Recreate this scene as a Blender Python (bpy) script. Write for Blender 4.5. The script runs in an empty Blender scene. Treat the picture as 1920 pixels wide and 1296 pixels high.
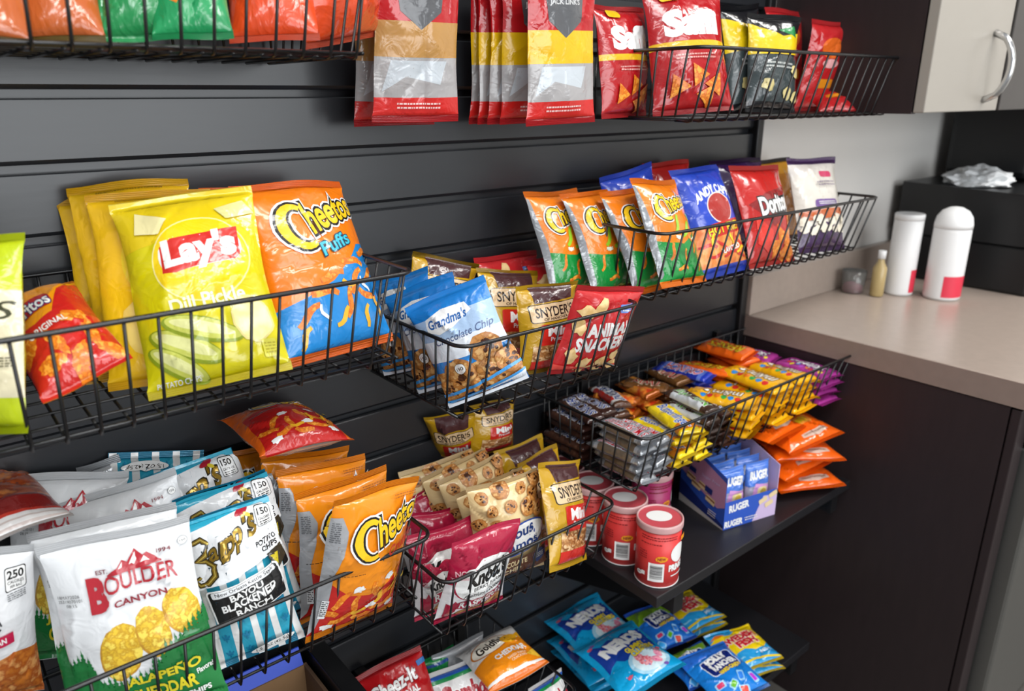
import bpy, bmesh, math, random
import numpy as np
from mathutils import Vector, Euler

SC = bpy.context.scene
COL = SC.collection
try:
    SC.view_settings.view_transform = 'Standard'
    SC.view_settings.look = 'None'
except Exception:
    pass
SC.view_settings.exposure = 0.0
SC.cycles.use_denoising = True
SC.cycles.max_bounces = 6
SC.cycles.transparent_max_bounces = 12

# ------------------------------------------------------------------ materials
def lin(h):
    h = h.lstrip('#')
    o = []
    for i in (0, 2, 4):
        c = int(h[i:i+2], 16) / 255
        o.append(c / 12.92 if c <= .04045 else ((c + .055) / 1.055) ** 2.4)
    return (*o, 1)
MATS = {}
def base_mat(name):
    m = bpy.data.materials.new(name)
    m.use_nodes = True
    nt = m.node_tree
    b = nt.nodes['Principled BSDF']
    return m, nt, b
def add_bump(nt, b, tex_out, strength, dist):
    bp = nt.nodes.new('ShaderNodeBump')
    bp.inputs['Strength'].default_value = strength
    bp.inputs['Distance'].default_value = dist
    nt.links.new(tex_out, bp.inputs['Height'])
    nt.links.new(bp.outputs[0], b.inputs['Normal'])
def coords(nt):
    return nt.nodes.new('ShaderNodeTexCoord').outputs['Object']
def foil(col, rough=.3, metal=0.0, crimp=False, spec=.5):
    """printed plastic film; crimp adds the ridges of a heat seal"""
    key = ('foil', col, rough, metal, crimp)
    if key in MATS: return MATS[key]
    m, nt, b = base_mat('film_' + col.strip('#') + ('_crimp' if crimp else ''))
    b.inputs['Roughness'].default_value = rough*.82
    b.inputs['Metallic'].default_value = metal
    b.inputs['Specular IOR Level'].default_value = .6
    tc = coords(nt)
    n = nt.nodes.new('ShaderNodeTexNoise')
    n.inputs['Scale'].default_value = 35
    n.inputs['Detail'].default_value = 2
    nt.links.new(tc, n.inputs['Vector'])
    mx = nt.nodes.new('ShaderNodeMix'); mx.data_type = 'RGBA'
    c = lin(col)
    mx.inputs[6].default_value = c
    mx.inputs[7].default_value = tuple(min(1, x * .86) for x in c[:3]) + (1,)
    nt.links.new(n.outputs['Fac'], mx.inputs[0])
    nt.links.new(mx.outputs[2], b.inputs['Base Color'])
    if crimp:
        w = nt.nodes.new('ShaderNodeTexWave')
        w.bands_direction = 'Z'
        w.inputs['Scale'].default_value = 150
        w.inputs['Distortion'].default_value = .3
        nt.links.new(tc, w.inputs['Vector'])
        add_bump(nt, b, w.outputs['Fac'], .3, .0008)
    else:
        n2 = nt.nodes.new('ShaderNodeTexNoise')
        n2.inputs['Scale'].default_value = 38
        n2.inputs['Detail'].default_value = 2.5
        n2.inputs['Distortion'].default_value = 1.2
        nt.links.new(tc, n2.inputs['Vector'])
        add_bump(nt, b, n2.outputs['Fac'], .6, .0026)
        b.inputs['Coat Weight'].default_value = .4
        b.inputs['Coat Roughness'].default_value = .1
        nt.links.new(b.inputs['Normal'].links[0].from_socket, b.inputs['Coat Normal'])
    MATS[key] = m
    return m
def speck(c1, c2, scale=120, rough=.35, c3=None):
    """printed picture of food: mottled two or three colour noise"""
    key = ('speck', c1, c2, scale, c3)
    if key in MATS: return MATS[key]
    m, nt, b = base_mat('print_' + c1.strip('#'))
    b.inputs['Coat Weight'].default_value = .35
    b.inputs['Coat Roughness'].default_value = .12
    b.inputs['Roughness'].default_value = rough
    n = nt.nodes.new('ShaderNodeTexNoise')
    n.inputs['Scale'].default_value = scale
    n.inputs['Detail'].default_value = 3
    nt.links.new(coords(nt), n.inputs['Vector'])
    r = nt.nodes.new('ShaderNodeValToRGB')
    r.color_ramp.elements[0].position = .38; r.color_ramp.elements[0].color = lin(c1)
    r.color_ramp.elements[1].position = .62; r.color_ramp.elements[1].color = lin(c2)
    if c3:
        e = r.color_ramp.elements.new(.5); e.color = lin(c3)
    nt.links.new(n.outputs['Fac'], r.inputs['Fac'])
    nt.links.new(r.outputs['Color'], b.inputs['Base Color'])
    MATS[key] = m
    return m
def solid(name, col, rough=.5, metal=0.0, spec=.5, noise=0, nscale=60, bump=0, c2=None, stretch=None, trans=0, emit=0):
    key = ('solid', name)
    if key in MATS: return MATS[key]
    m, nt, b = base_mat(name)
    b.inputs['Roughness'].default_value = rough
    b.inputs['Metallic'].default_value = metal
    b.inputs['Specular IOR Level'].default_value = spec
    b.inputs['Transmission Weight'].default_value = trans
    n = nt.nodes.new('ShaderNodeTexNoise')
    n.inputs['Scale'].default_value = nscale
    n.inputs['Detail'].default_value = 4
    v = coords(nt)
    if stretch:
        mp = nt.nodes.new('ShaderNodeMapping')
        mp.inputs['Scale'].default_value = stretch
        nt.links.new(v, mp.inputs['Vector']); v = mp.outputs['Vector']
    nt.links.new(v, n.inputs['Vector'])
    mx = nt.nodes.new('ShaderNodeMix'); mx.data_type = 'RGBA'
    c = lin(col)
    mx.inputs[6].default_value = c
    mx.inputs[7].default_value = lin(c2) if c2 else tuple(x * (1 - noise) for x in c[:3]) + (1,)
    nt.links.new(n.outputs['Fac'], mx.inputs[0])
    nt.links.new(mx.outputs[2], b.inputs['Base Color'])
    if bump: add_bump(nt, b, n.outputs['Fac'], bump, .002)
    MATS[key] = m
    return m

# ------------------------------------------------------------------ object helpers
def tag(o, label=None, cat=None, group=None, kind=None):
    if label: o['label'] = label
    if cat: o['category'] = cat
    if group: o['group'] = group
    if kind: o['kind'] = kind
    return o
def empty(name, loc=(0, 0, 0), rot=(0, 0, 0)):
    o = bpy.data.objects.new(name, None)
    o.empty_display_size = .05
    COL.objects.link(o)
    o.location = loc; o.rotation_euler = rot
    return o
def link(name, me, parent=None):
    o = bpy.data.objects.new(name, me)
    COL.objects.link(o)
    if parent: o.parent = parent
    return o
class MB:
    """mesh collector: boxes, tubes, lathes, prisms -> one mesh object"""
    def __init__(s): s.v = []; s.f = []; s.m = []; s.smooth = []
    def add(s, vs, fs, m=0, smooth=False):
        n = len(s.v); s.v += [tuple(p) for p in vs]
        for f in fs: s.f.append([n + i for i in f]); s.m.append(m); s.smooth.append(smooth)
        return s
    def box(s, x0, x1, y0, y1, z0, z1, m=0, bev=0):
        if bev:
            bm = bmesh.new()
            bmesh.ops.create_cube(bm, size=1)
            for q in bm.verts:
                q.co = Vector(((x0+x1)/2 + q.co.x*(x1-x0), (y0+y1)/2 + q.co.y*(y1-y0), (z0+z1)/2 + q.co.z*(z1-z0)))
            bmesh.ops.bevel(bm, geom=bm.edges[:], offset=bev, segments=2, affect='EDGES', profile=.5)
            bm.verts.index_update()
            s.add([q.co[:] for q in bm.verts], [[q.index for q in f.verts] for f in bm.faces], m)
            bm.free(); return s
        v = [(x0,y0,z0),(x1,y0,z0),(x1,y1,z0),(x0,y1,z0),(x0,y0,z1),(x1,y0,z1),(x1,y1,z1),(x0,y1,z1)]
        return s.add(v, [(0,3,2,1),(4,5,6,7),(0,1,5,4),(1,2,6,5),(2,3,7,6),(3,0,4,7)], m)
    def prism(s, pts, axis, a, b, m=0):
        """pts: 2D outline swept along axis from a to b"""
        def P(p, t):
            return {'x': (t, p[0], p[1]), 'y': (p[0], t, p[1]), 'z': (p[0], p[1], t)}[axis]
        n = len(pts)
        v = [P(p, a) for p in pts] + [P(p, b) for p in pts]
        f = [(i, (i+1) % n, n + (i+1) % n, n + i) for i in range(n)] + [tuple(range(n))[::-1], tuple(range(n, 2*n))]
        return s.add(v, f, m)
    def tube(s, path, r, n=8, m=0, closed=False):
        path = [Vector(p) for p in path]
        N = len(path); vs = []; fs = []
        up = None
        for i, p in enumerate(path):
            a = path[i-1] if (i > 0 or closed) else path[i]
            b = path[(i+1) % N] if (i < N-1 or closed) else path[i]
            t = (b - a).normalized()
            if up is None:
                up = Vector((0,0,1)) if abs(t.z) < .9 else Vector((1,0,0))
            up = (up - t * up.dot(t)).normalized()
            sd = t.cross(up)
            for k in range(n):
                an = 2*math.pi*k/n
                vs.append(p + up*math.cos(an)*r + sd*math.sin(an)*r)
        M = N if closed else N-1
        for i in range(M):
            for k in range(n):
                j = (i+1) % N
                fs.append((i*n+k, i*n+(k+1) % n, j*n+(k+1) % n, j*n+k))
        if not closed:
            fs.append(tuple(range(n))[::-1]); fs.append(tuple(range((N-1)*n, N*n)))
        return s.add(vs, fs, m, True)
    def lathe(s, prof, n=40, m=0, c=(0,0,0), cap=True):
        vs = []; fs = []
        for r, z in prof:
            for k in range(n):
                a = 2*math.pi*k/n
                vs.append((c[0]+r*math.cos(a), c[1]+r*math.sin(a), c[2]+z))
        for i in range(len(prof)-1):
            for k in range(n):
                fs.append((i*n+k, i*n+(k+1) % n, (i+1)*n+(k+1) % n, (i+1)*n+k))
        s.add(vs, fs, m, True)
        if cap:
            s.f.append([len(s.v)-len(vs)+k for k in range(n)][::-1]); s.m.append(m); s.smooth.append(False)
            s.f.append([len(s.v)-n+k for k in range(n)]); s.m.append(m); s.smooth.append(False)
        return s
    def build(s, name, mats, parent=None):
        me = bpy.data.meshes.new(name)
        me.from_pydata(s.v, [], s.f)
        if not isinstance(mats, (list, tuple)): mats = [mats]
        for m in mats: me.materials.append(m)
        me.polygons.foreach_set('material_index', s.m)
        me.polygons.foreach_set('use_smooth', s.smooth)
        me.validate(); me.update()
        return link(name, me, parent)

# ------------------------------------------------------------------ printed lettering
TXT = {}
def text_mesh(s, b):
    key = (s, round(b, 4))
    if key in TXT: return TXT[key]
    c = bpy.data.curves.new('lettering', 'FONT')
    c.body = s; c.size = 1; c.resolution_u = 3; c.offset = b
    o = bpy.data.objects.new('lettering', c)
    COL.objects.link(o)
    dg = bpy.context.evaluated_depsgraph_get()
    me = bpy.data.meshes.new_from_object(o.evaluated_get(dg))
    V = [(v.co.x, v.co.y) for v in me.vertices]
    F = [tuple(p.vertices) for p in me.polygons]
    bpy.data.objects.remove(o); bpy.data.curves.remove(c); bpy.data.meshes.remove(me)
    TXT[key] = (V, F)
    return TXT[key]
class Art:
    """flat print layers in millimetres: x across (0 = middle), y up from the bottom edge"""
    def __init__(s): s.L = []
    def put(s, V, F, mat): s.L.append((V, F, mat)); return s
    def poly(s, pts, mat): return s.put(list(pts), [tuple(range(len(pts)))], mat)
    def rect(s, x0, y0, x1, y1, mat): return s.poly([(x0,y0),(x1,y0),(x1,y1),(x0,y1)], mat)
    def ell(s, cx, cy, rx, ry, mat, rot=0, n=24, wob=0, seed=1):
        r = random.Random(seed); c, d = math.cos(math.radians(rot)), math.sin(math.radians(rot))
        P = []
        for k in range(n):
            a = 2*math.pi*k/n; q = 1 + wob*(r.random()-.5)
            x, y = rx*q*math.cos(a), ry*q*math.sin(a)
            P.append((cx + x*c - y*d, cy + x*d + y*c))
        return s.poly(P, mat)
    def box(s, cx, cy, w, h, mat, rot=0, r=0):
        c, d = math.cos(math.radians(rot)), math.sin(math.radians(rot)); P = []
        r = max(r, .01)
        for sx, sy, a0 in ((1,1,0),(-1,1,90),(-1,-1,180),(1,-1,270)):
            for k in range(4):
                a = math.radians(a0 + 30*k)
                x = sx*(w/2-r) + r*math.cos(a); y = sy*(h/2-r) + r*math.sin(a)
                P.append((cx + x*c - y*d, cy + x*d + y*c))
        return s.poly(P, mat)
    def stroke(s, pts, wd, mat, closed=False, taper=0):
        pts = [Vector(p) for p in pts]; N = len(pts); A = []; B = []
        for i, p in enumerate(pts):
            t = (pts[min(i+1, N-1)] - pts[max(i-1, 0)])
            t = t.normalized() if t.length else Vector((1,0))
            n = Vector((-t.y, t.x)) * wd/2 * (1 - taper*abs(2*i/(N-1)-1))
            A.append(p+n); B.append(p-n)
        V = [tuple(p) for p in A+B]
        return s.put(V, [(i, i+1, N+i+1, N+i) for i in range(N-1)], mat)
    def text(s, t, cx, cy, W, H, mat, b=.02, shear=0, rot=0, warp=None):
        V0, _ = text_mesh(t, 0)
        V, F = text_mesh(t, b)
        xs = [p[0] for p in V0]; ys = [p[1] for p in V0]
        mx, my = (min(xs)+max(xs))/2, (min(ys)+max(ys))/2
        kx, ky = W/max(1e-6, max(xs)-min(xs)), H/max(1e-6, max(ys)-min(ys))
        c, d = math.cos(math.radians(rot)), math.sin(math.radians(rot)); P = []
        for x, y in V:
            x, y = (x-mx)*kx, (y-my)*ky
            x += shear*y
            if warp: x, y = warp(x/W*2, y/H*2, W, H); 
            P.append((cx + x*c - y*d, cy + x*d + y*c))
        return s.put(P, F, mat)
    def outl(s, t, cx, cy, W, H, layers, **k):
        """stacked outlines, fattest first: [(mat, boldness)]"""
        for m, b in layers: s.text(t, cx, cy, W, H, m, b=b, **k)
        return s
def arc(bend):
    return lambda x, y, W, H: (x*W/2*(1 + .0*y), y*H/2 - bend*(x*x) )
def slope(k):
    return lambda x, y, W, H: (x*W/2, y*H/2*(1 + .25*x) + k*x)

# ------------------------------------------------------------------ pillow bags
def surface(w, h, t, seed, seal, pinch, pu, qu, pv, ka, wr, curl):
    R = np.random.RandomState(seed)
    sf = seal / h
    ph = R.uniform(0, 6.28, 12)
    cre = []
    for i in range(26):
        top = R.rand() < .5
        u0 = R.uniform(-.9, .9); v0 = (1 - R.uniform(0, .3)) if top else R.uniform(0, .3)
        if i > 14: v0 = R.uniform(.2, .8); u0 = R.choice([-1, 1]) * R.uniform(.5, .95)
        an = R.uniform(-.8, .8) + (math.pi/2 if i <= 14 else R.uniform(-1, 1))
        cre.append((u0, v0, math.cos(an), math.sin(an), R.uniform(.05, .12), R.uniform(.12, .3), R.uniform(-1, 1)))
    def S(u, v, side):
        q = np.clip((v - sf) / (1 - 2*sf), 0, 1)
        qk = q ** ka
        g = (4 * qk * (1 - qk)) ** pv
        au = np.abs(u)
        cross = np.clip(1 - au ** pu, 0, 1) ** qu
        T = t / 2 * g * cross
        e = np.clip(cross, 0, 1) ** .5
        # pleats running in from the seals, soft dents, sharp creases
        wv = np.zeros_like(u)
        for k in range(5):
            f = 5 + 3.1 * k
            wv = wv + np.sin(f*u + ph[k]) * (np.exp(-q/.10) * np.sin(ph[k+5]) + np.exp(-(1-q)/.13) * np.cos(ph[k+6])) * (1.3 / (1 + .3*k))
        wv = wv + .9*np.sin(5*u + 7*v + ph[10]) * np.sin(4*v - 3*u + ph[11])
        for (u0, v0, cx, cy, wd, ln, am) in cre:
            du = (u - u0) * w / h * .5; dv = v - v0
            al = du*cx + dv*cy; ac = -du*cy + dv*cx
            wv = wv + 3.3 * am * np.exp(-np.abs(ac)/wd*2.4) * np.exp(-(al/ln)**2)
        wv = wv * wr * e * np.clip(q*8, 0, 1) * np.clip((1-q)*8, 0, 1)
        y = -(T + wv) if side == 0 else T*.8 + wv*.6
        # both sheets bend together
        y = y + curl * (3*np.sin(2.6*u + ph[7]) * np.clip((v-.75)/.25, 0, 1)**1.5 + 2.5*np.sin(2.4*u + ph[8]) * np.clip((.2-v)/.2, 0, 1)**1.5
              + 1.5*np.sin(2*u + 3*v + ph[9]))
        y = y + curl*4*(np.clip((v-.85)/.15, 0, 1)**2) * np.sin(ph[3])
        W = w/2 * (1 - pinch*g*(1 + .25*np.sin(9*v + ph[2] + np.sign(u))))
        x = u * W
        z = v*h + curl*1.2*np.sin(3*u+ph[4])*np.clip((v-.8)/.2, 0, 1)
        return np.stack([x, y, z], -1) / 1000
    return S
def normals(S, u, v, side):
    e = 2e-3
    du = S(u+e, v, side) - S(u-e, v, side)
    dv = S(u, np.clip(v+e, 0, 1), side) - S(u, np.clip(v-e, 0, 1), side)
    n = np.cross(du, dv) if side == 0 else np.cross(dv, du)
    return n / np.maximum(np.linalg.norm(n, axis=-1, keepdims=True), 1e-12)
def mesh_from(name, V, F, MI, N, mats):
    me = bpy.data.meshes.new(name)
    me.from_pydata(V.tolist(), [], F)
    for m in mats: me.materials.append(m)
    me.polygons.foreach_set('material_index', MI)
    me.polygons.foreach_set('use_smooth', [True]*len(F))
    me.update()
    me.normals_split_custom_set_from_vertices(N.tolist())
    return me
def bag_mesh(name, w, h, t=40, art=None, front=None, back=None, sealmat=None, seed=1, seal=9, pinch=.07,
             pu=2.3, qu=.75, pv=.5, ka=1.0, wr=1.0, curl=1.0, nu=32, nv=42):
    """returns [(part name, mesh)] : body first, then the two crimped seals"""
    S = surface(w, h, t, seed, seal, pinch, pu, qu, pv, ka, wr, curl)
    sf = seal / h
    us = np.sin(np.linspace(-math.pi/2, math.pi/2, nu+1))*.35 + np.linspace(-1, 1, nu+1)*.65
    vb = np.linspace(sf, 1-sf, nv+1)
    out = []
    def sheets(vs, mf, mb):
        Vs, Ns, F, MI = [], [], [], []
        base = 0
        for side in (0, 1):
            U, W_ = np.meshgrid(us, vs)
            u, v = U.ravel(), W_.ravel()
            Vs.append(S(u, v, side)); Ns.append(normals(S, u, v, side))
            n = len(us)
            for j in range(len(vs)-1):
                for i in range(n-1):
                    a = base + j*n + i
                    q = (a, a+1, a+1+n, a+n)
                    for tr in ((q[0], q[1], q[2]), (q[0], q[2], q[3])):
                        F.append(tr if side == 0 else tr[::-1]); MI.append(mf if side == 0 else mb)
            base += len(u)
        return Vs, Ns, F, MI, base
    mats = [front, back or front]
    Vs, Ns, F, MI, base = sheets(vb, 0, 1)
    if art and art.L:
        bm = bmesh.new()
        for li, (V, FF, mat) in enumerate(art.L):
            if mat not in mats: mats.append(mat)
            mi = mats.index(mat)
            bv = [bm.verts.new((x/(w/2), y/h, li*.01)) for x, y in V]
            for f in FF:
                try:
                    fc = bm.faces.new([bv[k] for k in f]); fc.material_index = mi
                except ValueError: pass
        bmesh.ops.triangulate(bm, faces=[f for f in bm.faces if len(f.verts) > 4])
        for a in us:
            bmesh.ops.bisect_plane(bm, geom=bm.verts[:]+bm.edges[:]+bm.faces[:], plane_co=(a,0,0), plane_no=(1,0,0), dist=1e-6,
                                   clear_inner=(a == us[0]), clear_outer=(a == us[-1]))
        vv = np.concatenate([[.004, sf*.5], vb, [1-sf*.5, .996]])
        for a in vv:
            bmesh.ops.bisect_plane(bm, geom=bm.verts[:]+bm.edges[:]+bm.faces[:], plane_co=(0,a,0), plane_no=(0,1,0), dist=1e-6,
                                   clear_inner=(a == vv[0]), clear_outer=(a == vv[-1]))
        G = Vs[0].reshape(nv+1, nu+1, 3); GN = Ns[0].reshape(nv+1, nu+1, 3)
        twist = np.linalg.norm(G[:-1,:-1] - G[:-1,1:] + G[1:,1:] - G[1:,:-1], axis=-1) > 1.2e-4
        # cells that are not flat: split the print along the same diagonal as the film
        PV, PF, PM = [], [], []
        usl, vbl = us.tolist(), vb.tolist()
        import bisect as bs
        for f in bm.faces:
            q = [(v.co.x, v.co.y, v.co.z) for v in f.verts]
            ar = sum(q[i][0]*q[(i+1) % len(q)][1] - q[(i+1) % len(q)][0]*q[i][1] for i in range(len(q)))
            if ar < 0: q = q[::-1]
            cx = sum(p[0] for p in q)/len(q); cy = sum(p[1] for p in q)/len(q)
            i = min(max(bs.bisect_right(usl, cx)-1, 0), nu-1); j = bs.bisect_right(vbl, cy)-1
            polys = [q]
            if 0 <= j < nv and twist[j, i]:
                du, dv = usl[i+1]-usl[i], vbl[j+1]-vbl[j]
                D = [(p[0]-usl[i])/du - (p[1]-vbl[j])/dv for p in q]
                if min(D) < -1e-4 and max(D) > 1e-4:
                    polys = []
                    for sg in (1, -1):
                        o = []
                        for k in range(len(q)):
                            p0, p1_, d0, d1 = q[k], q[(k+1) % len(q)], D[k]*sg, D[(k+1) % len(q)]*sg
                            if d0 >= 0: o.append(p0)
                            if (d0 > 0 and d1 < 0) or (d0 < 0 and d1 > 0):
                                t = d0/(d0-d1); o.append(tuple(p0[m]+(p1_[m]-p0[m])*t for m in range(3)))
                        if len(o) > 2: polys.append(o)
            for o in polys:
                n0 = len(PV); PV += o; PF.append(list(range(n0, n0+len(o)))); PM.append((f.material_index, i, j, (cx, cy) if len(polys) == 1 else (sum(p[0] for p in o)/len(o), sum(p[1] for p in o)/len(o))))
        if PV:
            A = np.array(PV); u, v, l = A[:,0], A[:,1], A[:,2]/.01
            P = S(u, v, 0); n = normals(S, u, v, 0)
            # inside the body the print lies exactly on the film's own facets
            ii = np.zeros(len(A), int); jj = np.full(len(A), -1); up = np.zeros(len(A), bool)
            for idx, (mi, i, j, c) in zip(PF, PM):
                ii[idx] = i; jj[idx] = j
                if 0 <= j < nv: up[idx] = (c[0]-usl[i])/(usl[i+1]-usl[i]) < (c[1]-vbl[j])/(vbl[j+1]-vbl[j])
            ins = ((jj >= 0) & (jj < nv))[:,None]; j_ = np.clip(jj, 0, nv-1)
            s_ = np.clip((u-us[ii])/(us[ii+1]-us[ii]), 0, 1)[:,None]; t_ = np.clip((v-vb[j_])/(vb[j_+1]-vb[j_]), 0, 1)[:,None]
            def lerp(Q):
                a, b, c, d = Q[j_, ii], Q[j_, ii+1], Q[j_+1, ii+1], Q[j_+1, ii]
                return np.where(up[:,None], a + t_*(d-a) + s_*(c-d), a + s_*(b-a) + t_*(c-b))
            P = np.where(ins, lerp(G), P); n = np.where(ins, lerp(GN), n)
            n = n / np.maximum(np.linalg.norm(n, axis=-1, keepdims=True), 1e-9)
            P = P + n * (.00022 + .00006*l)[:,None]
            Vs.append(P); Ns.append(n)
            for idx, m_ in zip(PF, PM):
                F.append([base + k for k in idx]); MI.append(m_[0])
        bm.free()
    out.append((name, mesh_from(name, np.concatenate(Vs), F, MI, np.concatenate(Ns), mats)))
    sm = sealmat or front
    for pn, vs in (('bottom_seal', np.linspace(0, sf, 5)), ('top_seal', np.linspace(1-sf, 1, 5))):
        Vs, Ns, F, MI, _ = sheets(vs, 0, 0)
        out.append((pn, mesh_from(pn, np.concatenate(Vs), F, MI, np.concatenate(Ns), [sm])))
    return out
KIND = {}
def kind(key, oname, cat, w, h, **k):
    KIND[key] = dict(oname=oname, cat=cat, w=w, h=h, k=k, parts={})
def bag(key, loc, tilt=0, roll=0, yaw=0, w=None, h=None, label=None, group=None, var=0, cat=None, depth=1.0):
    """one bag: the body is the thing, its crimped seals are the parts; copies share mesh data"""
    K = KIND[key]
    kk = dict(K['k'])
    if var not in K['parts']:
        kk['seed'] = kk.get('seed', 1) + 17*var
        K['parts'][var] = bag_mesh(K['oname'], K['w'], K['h'], **kk)
    ps = K['parts'][var]
    o = link(*ps[0])
    for nm, me in ps[1:]: link(nm, me, o)
    o.location = loc
    o.rotation_euler = (math.radians(tilt), math.radians(roll), math.radians(yaw))
    o.scale = ((w*1000/K['w']) if w else 1, depth, (h*1000/K['h']) if h else 1)
    return tag(o, label, cat or K['cat'], group)

# ------------------------------------------------------------------ camera
def camera():
    cd = bpy.data.cameras.new('camera')
    cam = bpy.data.objects.new('camera', cd)
    COL.objects.link(cam)
    yaw, pitch, roll = math.radians(39.1), math.radians(18.42), math.radians(-.2)
    fwd = Vector((math.sin(yaw)*math.cos(pitch), math.cos(yaw)*math.cos(pitch), -math.sin(pitch)))
    right = Vector((math.cos(yaw), -math.sin(yaw), 0))
    up = right.cross(fwd)
    r2 = right*math.cos(roll) + up*math.sin(roll)
    u2 = -right*math.sin(roll) + up*math.cos(roll)
    from mathutils import Matrix
    M = Matrix((r2, u2, -fwd)).transposed().to_4x4()
    M.translation = Vector((0, -.95, 1.385))
    cam.matrix_world = M
    cd.sensor_fit = 'HORIZONTAL'; cd.sensor_width = 36
    cd.lens = 36 * 1410 / 1920
    cd.clip_start = .02
    cd.dof.use_dof = True
    cd.dof.focus_distance = .95
    cd.dof.aperture_fstop = cd.lens / 6.0      # 6 mm pupil
    SC.camera = cam
camera()

# ------------------------------------------------------------------ light
def area(name, loc, size, power, col=(1,1,1), rot=(0,0,0), sy=None):
    l = bpy.data.lights.new(name, 'AREA')
    l.energy = power; l.color = col[:3]; l.size = size
    if sy: l.shape = 'RECTANGLE'; l.size_y = sy
    o = bpy.data.objects.new(name, l); COL.objects.link(o)
    o.location = loc; o.rotation_euler = rot
area('ceiling_light', (.35, -1.15, 2.75), 1.2, 24, (1,.985,.96), (math.radians(-8),0,0), .3)
area('ceiling_light', (-.9, -1.6, 2.75), 1.2, 18, (.95,.98,1), (0,0,0), .3)
area('ceiling_light', (2.1, -1.2, 2.75), 1.2, 34, (1,.97,.93), (0,0,0), .3)
area('ceiling_light', (.4, -3.0, 2.6), 1.6, 30, (.97,.99,1), (math.radians(35),0,0), .8)
area('rear_sheen_light', (.6, -4.1, 1.45), 3.6, 74, (.93,.97,1), (math.radians(90),0,0), 1.5)  # added unseen panel behind the camera to give the slat wall sheen
wd = bpy.data.worlds.new('room_glow'); SC.world = wd; wd.use_nodes = True
wd.node_tree.nodes['Background'].inputs[0].default_value = (.93, .96, 1, 1)
wd.node_tree.nodes['Background'].inputs[1].default_value = .42

# ------------------------------------------------------------------ setting
M_SLAT = solid('charcoal_laminate', '222428', .32, 0, .75, .25, 18, .03, stretch=(1, 1, 8))
M_BLACK = solid('black_paint', '121214', .4, 0, .5, .2, 60)
M_WIRE = solid('black_coated_wire', '0d0d0f', .32, 0, .6, .2, 80)
M_WALL = solid('pale_wall_paint', 'e2dfda', .6, 0, .4, .05, 6)
M_FLOOR = solid('grey_floor_tile', '6a6661', .5, 0, .4, .2, 8)
M_BROWN = solid('dark_brown_laminate', '2f2526', .45, 0, .4, .3, 14, .05, stretch=(6, 6, 1))
M_TOP = solid('taupe_laminate', 'a99a8f', .30, 0, .5, .18, 60, .02)
M_TOPE = solid('taupe_edge', '8f7d73', .4, 0, .5, .18, 60)
M_GREIGE = solid('gloss_greige', '9d978e', .3, 0, .5, .1, 5)
M_STEEL = solid('brushed_steel', '8f8f8c', .35, .9, .5, .15, 40, .02, stretch=(1, 1, 30))
M_CHROME = solid('chrome', 'd8d8d8', .18, 1.0)
M_SHELF = solid('black_shelf_laminate', '1d1c1f', .42, 0, .5, .3, 30, .03)

def struct(o): return tag(o, kind='structure')
m = MB(); m.box(-2.2, 3.3, -4.2, .25, -.05, 0); struct(m.build('floor', M_FLOOR))
# slatted display wall, profile in (y, z) swept along x
pitch_z = .0762
prof = []
zs = [1.388 - pitch_z*i for i in range(-11, 18)][::-1]
prof.append((0, .02))
for z in zs:
    if z < .06: continue
    prof += [(0, z-.006), (.0015, z-.0045), (.007, z-.0045), (.007, z-.009), (.012, z-.009), (.012, z+.009), (.007, z+.009), (.007, z+.0045), (.004, z+.005), (0, z+.0095)]
prof.append((0, 2.3))
prof += [(.03, 2.3), (.03, .02)]
m = MB(); m.prism(prof, 'x', -1.4, 1.425, 0); struct(m.build('wall_back', M_SLAT))
m = MB(); m.box(1.425, 1.4465, -.012, .03, 0, 2.3, bev=.003); struct(m.build('trim_1', M_BLACK))
m = MB(); m.box(1.4465, 3.3, .0, .05, 0, 2.6); struct(m.build('wall_rear', M_WALL))
m = MB(); m.box(3.3, 3.35, -4.2, .05, 0, 2.6); struct(m.build('wall_right', M_WALL))

# counter with its cabinet
wt = empty('worktop', (1.45, 0, .862)); tag(wt, 'taupe laminate worktop with low upstand behind it, right of the dark slat wall', 'worktop')
def rel(o, par):
    o.parent = par; o.matrix_parent_inverse = par.matrix_world.inverted() if False else o.matrix_parent_inverse
    o.location = -Vector(par.location)
    return o
m = MB(); m.box(1.449, 3.28, -.585, -.001, .862, .91, bev=.003); rel(m.build('top', M_TOP), wt)
m = MB(); m.box(1.4475, 1.4495, -.585, -.001, .863, .909); rel(m.build('edge_band', M_TOPE), wt)
m = MB(); m.box(1.449, 3.28, -.02, -.001, .91, 1.0, bev=.002); rel(m.build('upstand', M_TOP), wt)
cb = empty('base_cabinet', (1.46, 0, 0)); tag(cb, 'dark brown base cabinet with plain end panel under the taupe worktop', 'cabinet')
m = MB(); m.box(1.45, 1.468, -.556, -.002, .001, .861); rel(m.build('side_panel', M_BROWN), cb)
m = MB(); m.box(1.452, 1.50, -.575, -.558, .001, .858, bev=.002); rel(m.build('front_stile', M_BROWN), cb)
m = MB(); m.box(1.50, 3.2, -.55, -.002, .05, .861); rel(m.build('carcass', M_BLACK), cb)
fr = empty('undercounter_fridge', (1.55, -.56, 0)); tag(fr, 'brushed steel appliance door low beside the dark cabinet end panel', 'fridge')
m = MB(); m.box(1.51, 2.1, -.605, -.56, .08, .77, bev=.006); rel(m.build('door', M_STEEL), fr)
m = MB(); m.box(1.505, 2.1, -.60, -.56, .775, .85, bev=.004); rel(m.build('control_strip', M_BLACK), fr)
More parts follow.
